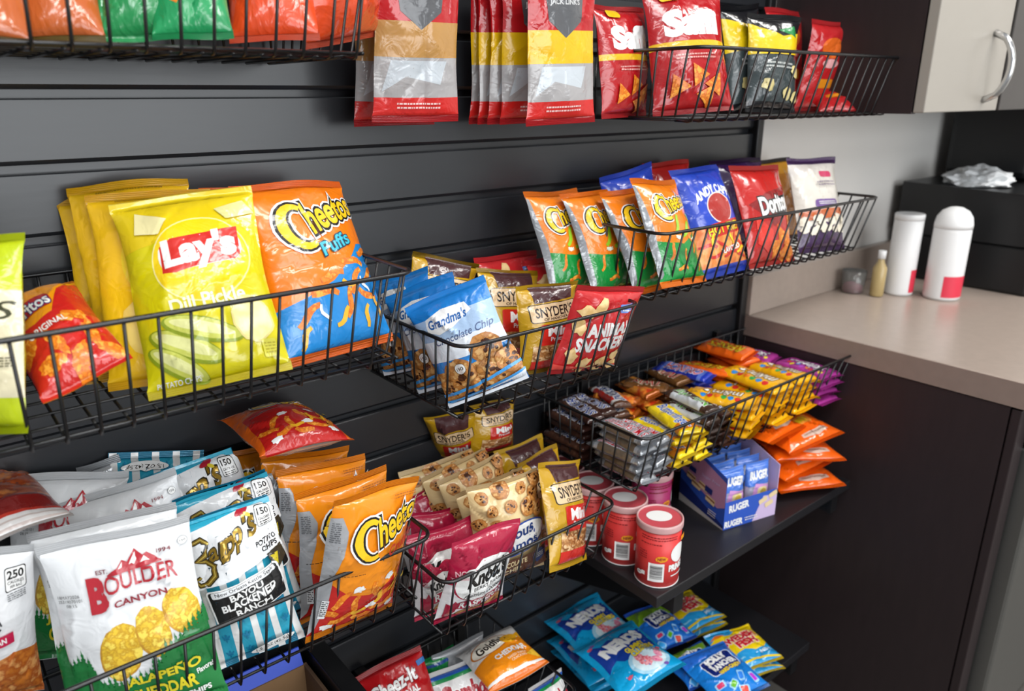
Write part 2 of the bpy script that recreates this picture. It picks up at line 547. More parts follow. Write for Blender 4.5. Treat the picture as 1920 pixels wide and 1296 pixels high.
# wall cabinets
wc = empty('wall_cabinet', (1.46, 0, 1.35)); tag(wc, 'wall cabinet with dark side panel and pale glossy door', 'cabinet')
m = MB(); m.box(1.462, 1.48, -.30, -.002, 1.35, 2.2); rel(m.build('side_panel', M_BROWN), wc)
m = MB(); m.box(1.48, 1.80, -.298, -.002, 1.352, 2.2); rel(m.build('carcass', M_GREIGE), wc)
m = MB(); m.box(1.464, 1.795, -.322, -.302, 1.352, 2.2, bev=.002); d = rel(m.build('door', M_GREIGE), wc)
m = MB()
hp = []
for k in range(13):
    a = k/12; hp.append((1.715, -.322 - .04*math.sin(math.pi*a)**.45, 1.372 + .125*a))
m.tube(hp, .0065, 10); h = m.build('handle', M_CHROME, d)
wd2 = empty('dark_wall_cabinet', (1.8, 0, 1.35)); tag(wd2, 'charcoal wall cabinet door at the right edge, beside the pale door', 'cabinet')
m = MB(); m.box(1.80, 2.4, -.325, -.002, 1.352, 2.2, bev=.002); rel(m.build('door', solid('charcoal_door', '3a3634', .4, noise=.15)), wd2)

# things on the worktop
M_WHITE = solid('white_plastic', 'e6e6e6', .4, noise=.04)
M_RED = solid('red_label', 'd8334a', .45, noise=.06)
M_MBLK = solid('black_machine_plastic', '111214', .38, noise=.2)
def canister(loc, r, hgt, label, dome, turn):
    t = empty('canister', loc, (0, 0, turn)); tag(t, label, 'canister', 'white canisters on the worktop')
    m = MB(); m.lathe([(r*.96, 0), (r, .006), (r, hgt-.01), (r*.97, hgt)], 40); m.build('body', M_WHITE, t)
    m = MB()
    if dome: m.lathe([(r*1.01, hgt-.004), (r*1.01, hgt+.006), (r*.93, hgt+.022), (r*.7, hgt+.036), (r*.35, hgt+.044), (.002, hgt+.046)], 40)
    else: m.lathe([(r*1.02, hgt-.006), (r*1.02, hgt+.006), (r*.98, hgt+.009)], 40)
    m.build('lid', M_WHITE, t)
    m = MB(); n = 18; vs = []; fs = []
    for k in range(n+1):
        a = math.radians(-150 + 85*k/n)
        for z in (.008, hgt*.34): vs.append((r*1.012*math.cos(a), r*1.012*math.sin(a), z))
    for k in range(n): fs.append((2*k, 2*k+2, 2*k+3, 2*k+1))
    m.add(vs, fs, 0, True); m.build('label', M_RED, t)
canister((1.905, -.140, .911), .033, .19, 'flat topped white canister with small red label, left one on the worktop', False, math.radians(35))
canister((1.945, -.226, .911), .041, .175, 'dome lidded white canister with red label, right one on the worktop', True, math.radians(-10))
gl = solid('clear_glass', 'f4f2ee', .05, trans=.9)
t = empty('drinking_glass', (1.83, -.06, .911)); tag(t, 'small clear glass with a purple bottom near the worktop upstand', 'glass')
m = MB(); m.lathe([(.022, .0), (.026, .002), (.03, .055), (.0285, .055), (.0245, .004)], 32, cap=False); m.build('cup', gl, t)
m = MB(); m.lathe([(.0235, .003), (.026, .024)], 32); m.build('drink', solid('purple_drink', '8a2350', .3), t)
t = empty('small_bottle', (1.838, -.118, .911)); tag(t, 'slim amber-clear bottle with pale cap beside the left white canister', 'bottle')
m = MB(); m.lathe([(.014, 0), (.016, .003), (.016, .07), (.008, .085), (.007, .095)], 24); m.build('body', solid('amber_glass', 'b09a6a', .2, noise=.1), t)
m = MB(); m.lathe([(.009, .093), (.009, .112), (.008, .113)], 20); m.build('cap', M_WHITE, t)
# black countertop machine with a hopper
bm_ = empty('coffee_machine', (2.13, -.06, .911)); tag(bm_, 'black boxy countertop machine with sloped front at the far right of the worktop', 'machine')
m = MB(); m.box(2.10, 2.75, -.36, -.03, .911, 1.03, bev=.008); rel(m.build('base', M_MBLK), bm_)
m = MB(); m.prism([(-.03, 1.032), (-.37, 1.032), (-.40, 1.07), (-.33, 1.155), (-.03, 1.165)], 'x', 2.09, 2.75); rel(m.build('sloped_body', M_MBLK), bm_)
m = MB(); m.box(2.32, 2.75, -.25, -.03, 1.166, 1.42, bev=.02); rel(m.build('tower', M_MBLK), bm_)
m = MB(); m.box(2.25, 2.40, -.367, -.361, .95, 1.0); rel(m.build('control_panel', solid('grey_panel', '5a5c5e', .4)), bm_)
def crumple(name, mat, loc, sx, sy, sz, seed):
    bm = bmesh.new(); bmesh.ops.create_icosphere(bm, subdivisions=4, radius=1)
    from mathutils import noise
    for v in bm.verts:
        n = noise.noise(v.co*2.2 + Vector((seed, 0, 0)))*.45 + abs(noise.noise(v.co*5 + Vector((0, seed, 0))))*.3
        v.co = Vector((v.co.x*sx, v.co.y*sy, max(v.co.z, -.25)*sz)) * (1 + n)
        v.co.z = max(v.co.z, -.12*sz)
    me = bpy.data.meshes.new(name); bm.to_mesh(me); bm.free(); me.materials.append(mat)
    o = link(name, me); o.location = loc
    return o
o = crumple('plastic_bag', solid('white_film', 'd9dbdc', .35, noise=.1), (2.20, -.17, 1.166), .085, .07, .035, 3.1)
tag(o, 'crumpled white plastic bag lying on the black machine', 'plastic bag')

# ------------------------------------------------------------------ wire baskets
def basket(x0, x1, zr, zf, label, yr=-.262, yf=-.232, group='black wire baskets on the slat wall', pitch=.0285):
    yb = -.012
    t = empty('wire_basket', ((x0+x1)/2, 0, zf)); tag(t, label, 'basket', group)
    W, r = .0016, .0026
    ins = .012
    rc = .02
    # rim with rounded front corners
    p = [(x0, yb, zr)]
    for cx, cy, a0 in ((x0+rc, yr+rc, 180), (x1-rc, yr+rc, 270)):
        for k in range(6):
            a = math.radians(a0 + 18*k); p.append((cx+rc*math.cos(a), cy+rc*math.sin(a), zr))
    p.append((x1, yb, zr))
    m = MB(); m.tube(p, r, 8, closed=True); rel(m.build('rim', M_WIRE), t)
    n = max(4, round((x1-x0-.03)/pitch)); m = MB()
    for i in range(n+1):
        x = x0+.015 + (x1-x0-.03)*i/n; xf = x0+ins+.008 + (x1-x0-2*ins-.016)*i/n
        m.tube([(x, yr, zr), (xf, yf-.004, zf+.004), (xf, yf, zf-.004), (xf, yf+.006, zf-.005), (xf, yf+.03, zf-.004)], W, 6)
    m.tube([(x0+ins, yf+.004, zf), (x1-ins, yf+.004, zf)], W*1.2, 6)
    rel(m.build('front_wires', M_WIRE), t)
    m = MB()
    for i in range(n+1):
        xf = x0+ins+.008 + (x1-x0-2*ins-.016)*i/n
        m.tube([(xf, yf+.028, zf-.003), (xf, yb, zf-.003)], W, 6)
    for k in range(1, 6):
        y = yf + (yb-yf)*k/6
        m.tube([(x0+ins, y, zf), (x1-ins, y, zf)], W, 6)
    rel(m.build('floor_wires', M_WIRE), t)
    for xs, sg in ((x0, 1), (x1, -1)):
        m = MB()
        for k in range(1, 9):
            y = yr + (yb-yr)*k/9; y2 = yf + (yb-yf)*k/9
            m.tube([(xs, y, zr), (xs+sg*ins, y2, zf), (xs+sg*(ins+.02), y2, zf-.003)], W, 6)
        m.tube([(xs+sg*ins, yf, zf), (xs+sg*ins, yb, zf)], W*1.2, 6)
        rel(m.build('side_wires', M_WIRE), t)
    m = MB()
    for i in range(n+1):
        x = x0+.015 + (x1-x0-.03)*i/n
        m.tube([(x, yb, zr), (x, yb, zf-.003)], W, 6)
    m.tube([(x0+ins, yb, zf), (x1-ins, yb, zf)], W*1.2, 6)
    rel(m.build('back_wires', M_WIRE), t)
    # two hooks that hang in the slat groove
    for x in (x0+.18*(x1-x0), x1-.18*(x1-x0)):
        m = MB(); m.box(x-.009, x+.009, yb-.002, -.001, zr-.03, zr+.012, bev=.001)
        rel(m.build('hook', M_WIRE), t)
    return t
basket(-.19, .425, 1.203, 1.098, 'long wire basket of large chip bags, second row at left')
basket(.838, 1.474, 1.196, 1.095, 'long wire basket of chip bags under the wall cabinet, second row at right')
basket(.483, .797, 1.102, 1.0, 'short wire basket of cookie, pretzel and cracker bags in the middle')
basket(.822, 1.466, .878, .775, 'long wire basket filled with chocolate bars and candy packets')
basket(-.19, .434, .868, .765, 'long wire basket of white, blue and orange chip bags, front left')
basket(.447, .767, .789, .69, 'short wire basket of cookie and pretzel bags, fourth row')
basket(.385, .697, .472, .372, 'lowest wire basket of cracker bags at the bottom edge')
basket(-.22, .405, 1.53, 1.425, 'top left wire basket of orange and green snack bags')
basket(.90, 1.52, 1.447, 1.352, 'top right wire basket of red and yellow-black snack bags')

# ------------------------------------------------------------------ shelves
def shelf(x0, x1, zt, yf, label):
    t = empty('display_shelf', ((x0+x1)/2, 0, zt)); tag(t, label, 'shelf', 'black shelves on the slat wall')
    m = MB(); m.box(x0, x1, yf, -.003, zt-.02, zt, bev=.0015); rel(m.build('board', M_SHELF), t)
    for x in (x0+.065, x1-.045):
        m = MB(); m.prism([(-.003, zt-.021), (-.003, zt-.14), (-.02, zt-.14), (yf+.03, zt-.06), (yf+.008, zt-.06), (yf+.008, zt-.021)], 'x', x-.011, x+.011)
        m.box(x-.012, x+.012, yf+.006, yf+.012, zt-.061, zt-.021)
        rel(m.build('bracket', M_BLACK), t)
shelf(.818, 1.43, .62, -.309, 'upper black display shelf carrying red cans, a box and orange bags')
shelf(.745, 1.355, .25, -.31, 'lower black display shelf carrying blue and yellow candy bags')
# divider panel and the carton left of the lowest basket
m = MB(); m.box(.345, .374, -.33, -.004, .001, .597, bev=.002)
tag(m.build('divider_panel', M_BLACK), 'black upright divider panel between the open carton and the lowest basket', 'panel')
t = empty('open_carton', (.19, -.16, .002)); tag(t, 'open brown cardboard carton with blue flap beside the black divider', 'carton')
M_CARD = solid('brown_cardboard', '8a6b4c', .8, 0, .2, .2, 30); M_CARD2 = solid('shaded_cardboard', '6a523f', .8, 0, .2, .2, 30)  # darker copy of the brown puts shade into the carton's right wall
m = MB(); m.box(.0, .339, -.325, -.32, .002, .58); m.box(.334, .339, -.32, -.045, .002, .58, 1); m.box(.0, .005, -.32, -.045, .002, .58); m.box(.0, .339, -.045, -.041, .002, .58); m.box(.005, .334, -.32, -.045, .002, .012)
rel(m.build('box', [M_CARD, M_CARD2]), t)
m = MB(); m.prism([(-.041, .58), (-.043, .58), (-.03, .603), (-.028, .603)], 'x', .02, .334); rel(m.build('flap', solid('blue_print', '1f49c8', .5)), t)

# ------------------------------------------------------------------ printed designs
F_ = foil
WHT, BLK = F_('f2f2f0'), F_('141312')
SILVER = F_('b9bcc0', .28, .55)
CHIPY = speck('e8c23a', 'f2d85a', 160, .4, 'c99a28')
CHIPO = speck('e8831c', 'f5a53a', 140, .4, 'c8600f')
CHIPB = speck('c9792e', 'e3a45a', 110, .4, 'a4551c')
COOK = speck('c98a45', 'e0b070', 130, .45, 'a96a2c')
CHOC = F_('4a2616')
PRETZ = speck('8a5a30', 'd9b98e', 110, .3, 'b98550')
def cookie(a, x, y, r, seed=1, n=7):
    rr = random.Random(seed)
    a.ell(x, y, r, r*.96, speck('a0642c', 'b87a3c', 130, .45), n=22, wob=.1, seed=seed)
    a.ell(x-r*.03, y+r*.04, r*.9, r*.87, COOK, n=20, wob=.12, seed=seed+1)
    for k in range(n):
        q = rr.uniform(0, 6.28); d = rr.uniform(.1, .7)*r
        a.ell(x+d*math.cos(q), y+d*math.sin(q), r*rr.uniform(.1, .2), r*rr.uniform(.09, .16), CHOC, n=8, rot=rr.uniform(0, 180), wob=.3, seed=k+seed)
    return a
def tiny(a, x, y, w, n, mat, lh=2.2, seed=1):
    """small print too fine to read: rows of short dashes"""
    rr = random.Random(seed)
    for k in range(n):
        xx = x
        while xx < x+w:
            l = rr.uniform(1.5, 5)
            a.rect(xx, y-k*lh, min(xx+l, x+w), y-k*lh+lh*.45, mat); xx += l+1
    return a
def cheetos(a, cx, cy, W, rot=0, sub=None, submat=None):
    c, s = math.cos(math.radians(rot)), math.sin(math.radians(rot))
    wp = lambda x, y, w, h: (x*w/2, y*h/2*(1.0-.18*x) + .0*x)
    H = W*.36
    for m, b in ((WHT, .13), (BLK, .085), (F_('f7c81e'), .025)):
        a.text('heetos', cx+W*.13*c, cy+W*.13*s+W*.02, W*.72, H*.74, m, b=b, rot=rot, shear=.12, warp=wp)
    # big hooked capital
    P = []
    for k in range(15):
        q = math.radians(50 + 17*k); P.append((math.cos(q)*W*.16*(1.0), math.sin(q)*W*.21))
    P = [(cx + (-.33*W+x)*c - (y-.02*W)*s, cy + (-.33*W+x)*s + (y-.02*W)*c) for x, y in P]
    a.stroke(P, W*.20, WHT, taper=.35); a.stroke(P, W*.155, BLK, taper=.4); a.stroke(P, W*.10, F_('f7c81e'), taper=.5)
    if sub: a.text(sub, cx+W*.12*c+.30*W*s, cy+W*.12*s-.30*W*c, W*.5, W*.15, submat, b=.03, rot=rot, shear=.2)
    return a
def curls(a, pts, mat, L=16, wd=6, seed=3):
    rr = random.Random(seed)
    for x, y in pts:
        q = rr.uniform(0, 6.28); P = []
        for k in range(6):
            P.append((x + math.cos(q)*L*(k/5-.5) + math.sin(q)*3*math.sin(k), y + math.sin(q)*L*(k/5-.5) - math.cos(q)*3*math.sin(k)))
        a.stroke(P, wd, mat, taper=.35)
    return a
def wavy(w, y0, amp, n, seed, down=True, yb=-5, slope=0):
    rr = random.Random(seed); P = [(-w/2-2, yb), (w/2+2, yb)]
    for k in range(n+1):
        x = w/2 - w*k/n; P.append((x + (2 if k == 0 else -2 if k == n else 0), y0 + slope*x + rr.uniform(-amp, amp)))
    return P

# Boulder style kettle chips
def art_boulder():
    a = Art(); w, h = 144, 214
    G, R = F_('1f7a3c'), F_('b3202e')
    def ridge(x):
        return 92 - 8*abs(x+58)/14 if x < -44 else (56 + (x+16)**2*.0135 if x < 30 else 84 + (x-30)*.62)
    a.poly([(-w/2, -2), (w/2, -2)] + [(w/2 - w*k/30, ridge(w/2 - w*k/30) - 4) for k in range(31)], G)
    for x, y, rx, ry, r in ((-14, 92, 20, 31, -14), (21, 105, 16, 28, 6), (52, 117, 16, 27, 12)):
        a.ell(x-1, y-1.5, rx+.8, ry+.8, speck('b8862a', 'd0a03a', 120), rot=r, wob=.1, seed=int(x)+50)
        a.ell(x, y, rx, ry, CHIPY, rot=r, wob=.14, seed=int(x)+51)
    rr = random.Random(4)
    for k in range(28):     # fir trees along the ridge
        x = -w/2 + 2 + 5.2*k; b = ridge(x) - 10 + rr.uniform(-2, 2); t = b + rr.uniform(13, 22)
        P = [(x-4.6, b-10)]
        for j in range(4):
            f = j/4; P += [(x-4.4*(1-f)-.5, b-2+(t-b)*f), (x-2.0*(1-f), b-1+(t-b)*(f+.05))]
        P += [(x, t)] + [(2*x-p[0], p[1]) for p in P[::-1]]
        a.poly(P, G)
    def sh(P, dx=14, dy=15): return [(x+dx, y*1.0+dy) for x, y in P]
    a.poly(sh([(-24, 160), (-15, 165), (-9, 172), (-4, 169), (4, 180), (11, 172), (15, 174), (27, 163), (27, 161), (-24, 158.5)]), R)
    for P in (((4, 177), (-3, 166), (0, 167), (2, 165), (5, 170)), ((-9, 170), (-14, 164), (-10, 165)), ((12, 171), (8, 165), (13, 166), (17, 165))): a.poly(sh(P), WHT)
    a.text('OULDER', 20, 164, 69, 19, R, b=.012, warp=lambda x, y, W, H: (x*W/2, y*H/2*(1-.16*(1-x*x)) + 3*(1-x*x)))
    a.text('B', -23, 157, 15, 31, R, b=.06)
    a.text('CANYON', 16, 144, 52, 6.5, F_('8f2634'), b=.03, warp=lambda x, y, W, H: (x*W/2, y*H/2 + 1.5*(1-x*x)))
    a.text('EST.', -15, 179, 12, 4, F_('7a2a34'), b=.02); a.text('1994', 45, 187, 13, 4, F_('7a2a34'), b=.02)
    Y = F_('e3d32c')
    a.text('JALAPEÑO', 17, 55, 76, 15, Y, b=.035); a.text('CHEDDAR', 15, 36, 66, 15, Y, b=.035)
    a.text('Flavored', 58, 44, 17, 6, WHT, b=.02, rot=6); a.text('POTATO CHIPS', 28, 20, 62, 6.5, WHT, b=.03)
    a.text('18MAY2026', -52, 160, 22, 3.2, BLK, b=0); a.text('25319070101', -51, 155.5, 24, 3.2, BLK, b=0); a.text('08:15', -50, 151, 10, 3.2, BLK, b=0)
    a.ell(63, 190, 4.5, 4.5, F_('8a8d90')); a.ell(63, 190, 4, 4, WHT); a.text('150', 63, 190, 5, 2.4, BLK)
    return a
kind('boulder', 'chip_bag', 'chip bag', 144, 214, t=48, art=art_boulder(), front=F_('eceef0', .34), back=F_('dcdfe2', .34), seed=5, wr=1.2, sealmat=foil('e6e8ea', .34, 0, True))
def art_white250():
    a = Art()
    a.poly([(-72, -2), (72, -2), (72, 78), (40, 92), (0, 80), (-40, 95), (-72, 85)], speck('c8742a', 'e6a560', 60, .4, 'a8521a'))
    a.box(48, 182, 28, 26, BLK, r=3); a.box(48, 182, 26, 24, WHT, r=3)
    a.text('250', 48, 187, 21, 9, BLK, b=.03); a.text('CALORIES', 48, 178.5, 21, 3.6, BLK, b=.01); a.text('PER BAG', 48, 173.5, 15, 3, BLK, b=.01)
    tiny(a, 36, 166, 24, 4, F_('55585c'))
    a.box(6, 112, 70, 15, F_('c01f4a'), rot=4); a.text('PARMESAN', 8, 112, 46, 7, WHT, b=.03, rot=4)
    a.stroke([(26*math.cos(k*.4), 135+13*math.sin(k*.4)) for k in range(16)], 2.2, F_('3c3c40'))
    tiny(a, 0, 178, 26, 3, F_('777a80'))
    return a
kind('white250', 'chip_bag', 'chip bag', 144, 214, t=46, art=art_white250(), front=F_('e9eaec', .34), back=F_('d9dadd', .34), seed=9, sealmat=foil('e6e8ea', .34, 0, True))
def art_bbq():
    a = Art()
    a.rect(-72, 60, 72, 214, speck('b4501c', 'd9803a', 45, .35, '8f3712')); a.rect(-72, 28, 72, 62, F_('8a1f1c')); a.rect(-72, 24, 72, 29, F_('c23a2c'))
    for k in range(3): a.rect(-72, 4+6*k, 72, 6+6*k, F_('c8b8b2'))
    return a
kind('bbq', 'chip_bag', 'chip bag', 144, 190, t=40, art=art_bbq(), front=F_('e4e0de'), back=F_('d8d8d8'), seed=13, sealmat=foil('ddd8d6', .3, 0, True))
def art_zapps(label=True):
    a = Art(); w, h = 110, 196; T, TD = F_('2fa6c4'), F_('1c7fa8')
    a.rect(-w/2, 9, w/2, 130, T)
    for k in range(5):
        x = -46 + 24*k; a.poly([(x-4.2, 0), (x+4.2, 0), (x+4.2, 130), (x-4.2, 130)], WHT)
    for k in range(5):
        for j in range(4):
            x, y = -34+24*k, 18+24*j
            a.ell(x, y+3, 1.5, 4, TD, n=10); a.ell(x-3, y+2.5, 1.2, 3, TD, n=8, rot=30); a.ell(x+3, y+2.5, 1.2, 3, TD, n=8, rot=-30); a.rect(x-3.4, y-1, x+3.4, y, TD); a.ell(x, y-3, 1, 2, TD, n=8)
    a.poly([(-w/2, 112)] + [(-w/2+w*k/12, 112+18*(k/12)) for k in range(13)] + [(w/2, 188), (-w/2, 180)], F_('eef0f2'))
    a.poly([(-w/2, 180), (w/2, 188), (w/2, h), (-w/2, h)], T)
    GD, GY, GH = F_('2a2410'), F_('a8862a', .25, .6), F_('e6cf6a', .25, .5)
    wp = slope(9)
    for m, b in ((GD, .06), (GY, .018)): a.text("app's", 4, 162, 54, 31, m, b=b, warp=wp, shear=.12)
    Z = [(x-2, y+9) for x, y in ((-44, 150), (-38, 161), (-28, 163), (-22, 157), (-27, 147), (-37, 140), (-27, 140), (-19, 133), (-21, 120), (-31, 111), (-41, 110), (-45, 117), (-38, 121))]
    for m, d in ((GD, 8.5), (GY, 5), (GH, 1.4)): a.stroke(Z, d, m, taper=.4)
    a.text('POTATO', 38, 147, 24, 6, BLK, b=.02); a.text('CHIPS', 40, 139, 18, 6, BLK, b=.02)
    a.ell(20, 184, 8, 2.2, F_('b02436'), rot=12); a.ell(25, 181, 4, 2, F_('d8c23a'), rot=-20)
    a.poly([(34, 131), (52, 135), (54, 117), (45, 107), (36, 114)], F_('3a3326')); a.poly([(39, 125), (48, 127), (45, 112)], F_('c7b41f'))
    a.box(4, 92, 84, 44, WHT, r=4, rot=5); a.box(4, 92, 80.5, 40.5, BLK, r=3, rot=5); a.box(4.3, 89, 78, 33, F_('1b1a1a'), r=3, rot=5)
    a.box(2.6, 108, 74, 7.6, F_('e8eaec'), r=2, rot=5); a.text('New Orleans Kettle Style', 2.6, 108, 66, 5.6, BLK, b=.005, rot=5)
    a.text('BAYOU', 2, 99, 38, 7.6, WHT, b=.03, rot=5); a.text('BLACKENED', 4, 89.5, 62, 8.4, WHT, b=.03, rot=5); a.text('RANCH', 6, 79.5, 40, 8, WHT, b=.03, rot=5)
    a.ell(16, 20, 26, 5, WHT); a.text('1.5 OZ (42.5g)', 16, 20, 40, 5, BLK, b=.01)
    a.box(43, 175, 17, 20, BLK, r=2); a.box(43, 175, 16, 19, WHT, r=2); a.text('150', 43, 180, 12, 6, BLK, b=.02); a.text('CALORIES', 43, 173, 13, 2.6, BLK); tiny(a, 37, 169, 12, 2, BLK)
    return a
kind('zapps', 'chip_bag', 'chip bag', 110, 196, t=46, art=art_zapps(), front=F_('2fa6c4', .22), back=F_('bfc6cc', .25), seed=21, wr=1.3, sealmat=foil('2796bd', .2, .15, True))
def art_crunchy(hot=False):
    a = Art(); w, h = 132, 200
    RED = F_('c01f1c'); OR = F_('f08a12')
    if hot: a.rect(-w/2, 0, w/2, 120, RED)
    else: a.poly([(-w/2, 9), (w/2, 9), (w/2, 84), (30, 70), (0, 60), (-30, 66), (-w/2, 92)], RED)
    curls(a, [(x, y) for x, y in ((-38, 60), (-16, 48), (8, 66), (30, 55), (48, 70), (20, 34), (-30, 30), (40, 30), (0, 24), (54, 46), (-52, 44))], CHIPO, 30, 10, 5)
    for x, y in ((-20, 74), (28, 80), (50, 24), (-46, 20), (10, 40)): a.ell(x, y, 8, 5, WHT, wob=.5, seed=int(x)+90)
    curls(a, [(18, 52), (-8, 36), (44, 60)], F_('f2b42a'), 22, 7, 8)
    if not hot: a.poly([(-66, 176), (-54, 176), (-47, 158), (-49, 130), (-56, 96), (-54, 60), (-60, 20), (-66, 12)], F_('b4b6ba', .3, .3)); tiny(a, -64, 168, 9, 10, F_('5a5c60'), 2.6); a.box(-57, 50, 7, 26, F_('e4e6e8')); tiny(a, -60, 60, 6, 8, BLK, 2.6)
    cheetos(a, 18, 154, 110, 14, 'Crunchy' if not hot else 'FLAMIN HOT', F_('b8301a') if not hot else F_('f2c21c'))
    tiny(a, -60, 100, 40, 1, BLK); tiny(a, 20, 184, 38, 2, F_('a85a0a'))
    a.poly([(44, 70), (58, 76), (60, 66), (50, 60)], F_('1c2c3a')); a.poly([(47, 69), (56, 73), (57, 67)], F_('e8c83c'))
    return a
kind('crunchy', 'cheese_puff_bag', 'snack bag', 132, 200, t=46, art=art_crunchy(), front=F_('f08e14', .26), back=SILVER, seed=31, wr=1.1, sealmat=foil('f09018', .24, 0, True))
kind('flamin', 'cheese_puff_bag', 'snack bag', 150, 200, t=60, art=art_crunchy(True), front=F_('e06418', .24), back=SILVER, seed=35, wr=1.4, sealmat=foil('e8762a', .24, 0, True))
def art_puffs():
    a = Art(); w, h = 150, 210; B = F_('1d86d0')
    a.poly([(-w/2, 8), (w/2, 8), (w/2, 125), (50, 122), (22, 100), (-5, 82), (-40, 70), (-w/2, 62)], B)
    curls(a, [(30, 100), (56, 84), (44, 60), (-20, 70), (60, 112), (-44, 50), (10, 54), (-6, 88), (26, 78)], CHIPO, 34, 9, 11)
    curls(a, [(-2, 40), (36, 36), (-52, 26), (18, 76), (58, 44)], F_('f2b42a'), 26, 7, 14)
    curls(a, [(-26, 48), (40, 72)], F_('e8f2fa'), 22, 4, 6)
    cheetos(a, 12, 160, 118, 14)
    a.outl('Puffs', 12, 124, 46, 15, ((F_('123a50'), .08), (F_('38b8d0'), .02)), rot=16, shear=.1)
    a.rect(-w/2, 6, w/2, 11, F_('d8641c'))
    return a
kind('puffs', 'cheese_puff_bag', 'snack bag', 150, 210, t=58, art=art_puffs(), front=F_('f07c10', .3), back=SILVER, seed=41, sealmat=foil('e86a10', .3, 0, True))
def art_jal():
    a = Art(); w, h = 122, 174; G = F_('0f8a3a')
    a.poly([(-w/2, 10), (w/2, 10), (w/2, 88), (30, 74), (0, 60), (-30, 64), (-w/2, 74)], G)
    curls(a, [(-30, 50), (0, 40), (30, 56), (-10, 24), (40, 30), (20, 70)], CHIPO, 26, 6, 21)
    curls(a, [(36, 88), (14, 82), (48, 100), (-8, 90)], F_('9ac82a'), 34, 8, 4)
    for x, y in ((-12, 70), (30, 66), (44, 80)): a.ell(x, y, 7, 3.5, F_('e8f0d8'), wob=.7, seed=int(x)+70)
    a.poly([(-61, 162), (-57, 160), (-52, 90), (-52, 20), (-57, 14), (-61, 14)], F_('8f9296', .3, .3))
    cheetos(a, 6, 126, 90, 10)
    return a
kind('jal', 'cheese_puff_bag', 'snack bag', 122, 174, t=44, art=art_jal(), front=F_('ee7e14', .3), back=SILVER, seed=45, sealmat=foil('ee7e14', .3, 0, True))
def art_dill():
    a = Art(); w, h = 145, 208; Y = F_('f2cf12'); 
    a.poly([(-w/2, 150), (w/2, 160), (w/2, h), (-w/2, h)], F_('e6c818'))
    a.ell(8, 128, 52, 46, F_('f8ec9a'), n=40); a.ell(8, 128, 50.5, 44.5, F_('f4d21a'), n=40)
    a.box(8, 136, 88, 34, WHT, r=14, rot=4)
    a.poly([(-34, 118), (-33, 146), (-20, 153), (30, 156), (50, 160), (50, 128), (44, 122), (0, 119), (-20, 116)], F_('d02a20'))
    a.text("Lay's", 8, 136, 74, 36, WHT, b=.05, rot=4, shear=.05)
    a.text('Dill Pickle', 6, 84, 78, 14, F_('f6f6d8'), b=.02, rot=3); a.text('FLAVORED', 40, 74, 26, 4, F_('f6f6d8'), b=.01, rot=3)
    for x, y, rx, ry, r in ((-26, 42, 40, 13, -28), (-6, 56, 42, 12, -20), (-38, 26, 34, 11, -36)):
        a.ell(x, y, rx, ry, F_('8a9a1a'), rot=r, n=30); a.ell(x+1, y+1, rx*.94, ry*.8, F_('c8cc5a'), rot=r, n=30); a.ell(x, y+2, rx*.8, ry*.45, F_('e2e29a'), rot=r, n=30)
    a.ell(46, 58, 20, 25, F_('e8d88a'), wob=.1, rot=10); a.ell(46, 58, 18, 23, speck('ead98c', 'f4e8b0', 60), wob=.1, rot=10)
    a.box(56, 26, 14, 18, F_('e0d84a'), r=2); tiny(a, 51, 30, 11, 4, F_('b8ac2a'), 3)
    a.text('POTATO CHIPS', -40, 12, 44, 4, WHT, b=.01)
    a.poly([(-50, 190), (-20, 176), (-30, 160), (-55, 166)], F_('efe3a8')); a.poly([(30, 180), (60, 190), (70, 176), (40, 168)], F_('d4d08a'))
    return a
kind('dill', 'chip_bag', 'chip bag', 145, 208, t=56, art=art_dill(), front=F_('d8cc10', .26), back=F_('d8c020'), seed=51, wr=1.3, sealmat=foil('dccc14', .26, 0, True))
def art_yellow():
    a = Art(); a.ell(8, 128, 50, 44, F_('f4d21a'), n=40); a.poly([(-34, 118), (-33, 146), (50, 160), (50, 128)], F_('d02a20')); a.text("Lay's", 8, 136, 74, 34, WHT, b=.05, rot=4)
    a.ell(-10, 60, 40, 34, speck('e0b84a', 'f0d070', 50), wob=.1); tiny(a, -40, 196, 80, 2, F_('8a6a0a')); return a
kind('yellow', 'chip_bag', 'chip bag', 145, 208, t=40, art=art_yellow(), front=F_('f4c016', .28), back=F_('e8b014', .3), seed=57, wr=1.3, sealmat=foil('f2be18', .28, 0, True))
def art_lime():
    a = Art(); a.poly([(-75, 50), (75, 40), (75, 160), (-75, 165)], F_('e6dcb8')); a.text('S', 64, 138, 13, 20, F_('3a3a1a'), b=.01, shear=.3)
    tiny(a, 40, 84, 30, 4, F_('4a4420'), 3); return a
kind('lime', 'chip_bag', 'chip bag', 150, 225, t=50, art=art_lime(), front=F_('c4d414', .3), back=F_('b0c010'), seed=61, sealmat=foil('c8d818', .3, 0, True))
def art_original():
    a = Art(); w, h = 130, 170; R = F_('c8231c')
    a.poly([(-w/2, 0), (w/2, 0), (w/2, 150), (35, 130), (10, 90), (-20, 84), (-w/2, 88)], R)
    for k, (x, y) in enumerate(((-30, 30), (10, 24), (40, 50), (-10, 50), (50, 20), (30, 76), (-46, 60), (0, 10))):
        a.ell(x, y, 20, 9, CHIPO, rot=k*37, wob=.4, seed=k)
    a.box(-14, 112, 66, 26, F_('a81c1c'), r=8, rot=6); a.outl('Fritos', -12, 112, 56, 20, ((F_('1c2a6a'), .07), (WHT, .02)), rot=6)
    a.text('ORIGINAL', -8, 72, 60, 9, WHT, b=.02, rot=3);
    return a
kind('original', 'corn_chip_bag', 'chip bag', 130, 170, t=50, art=art_original(), front=F_('e8960e', .28), back=SILVER, seed=65, sealmat=foil('e08a10', .28, 0, True))
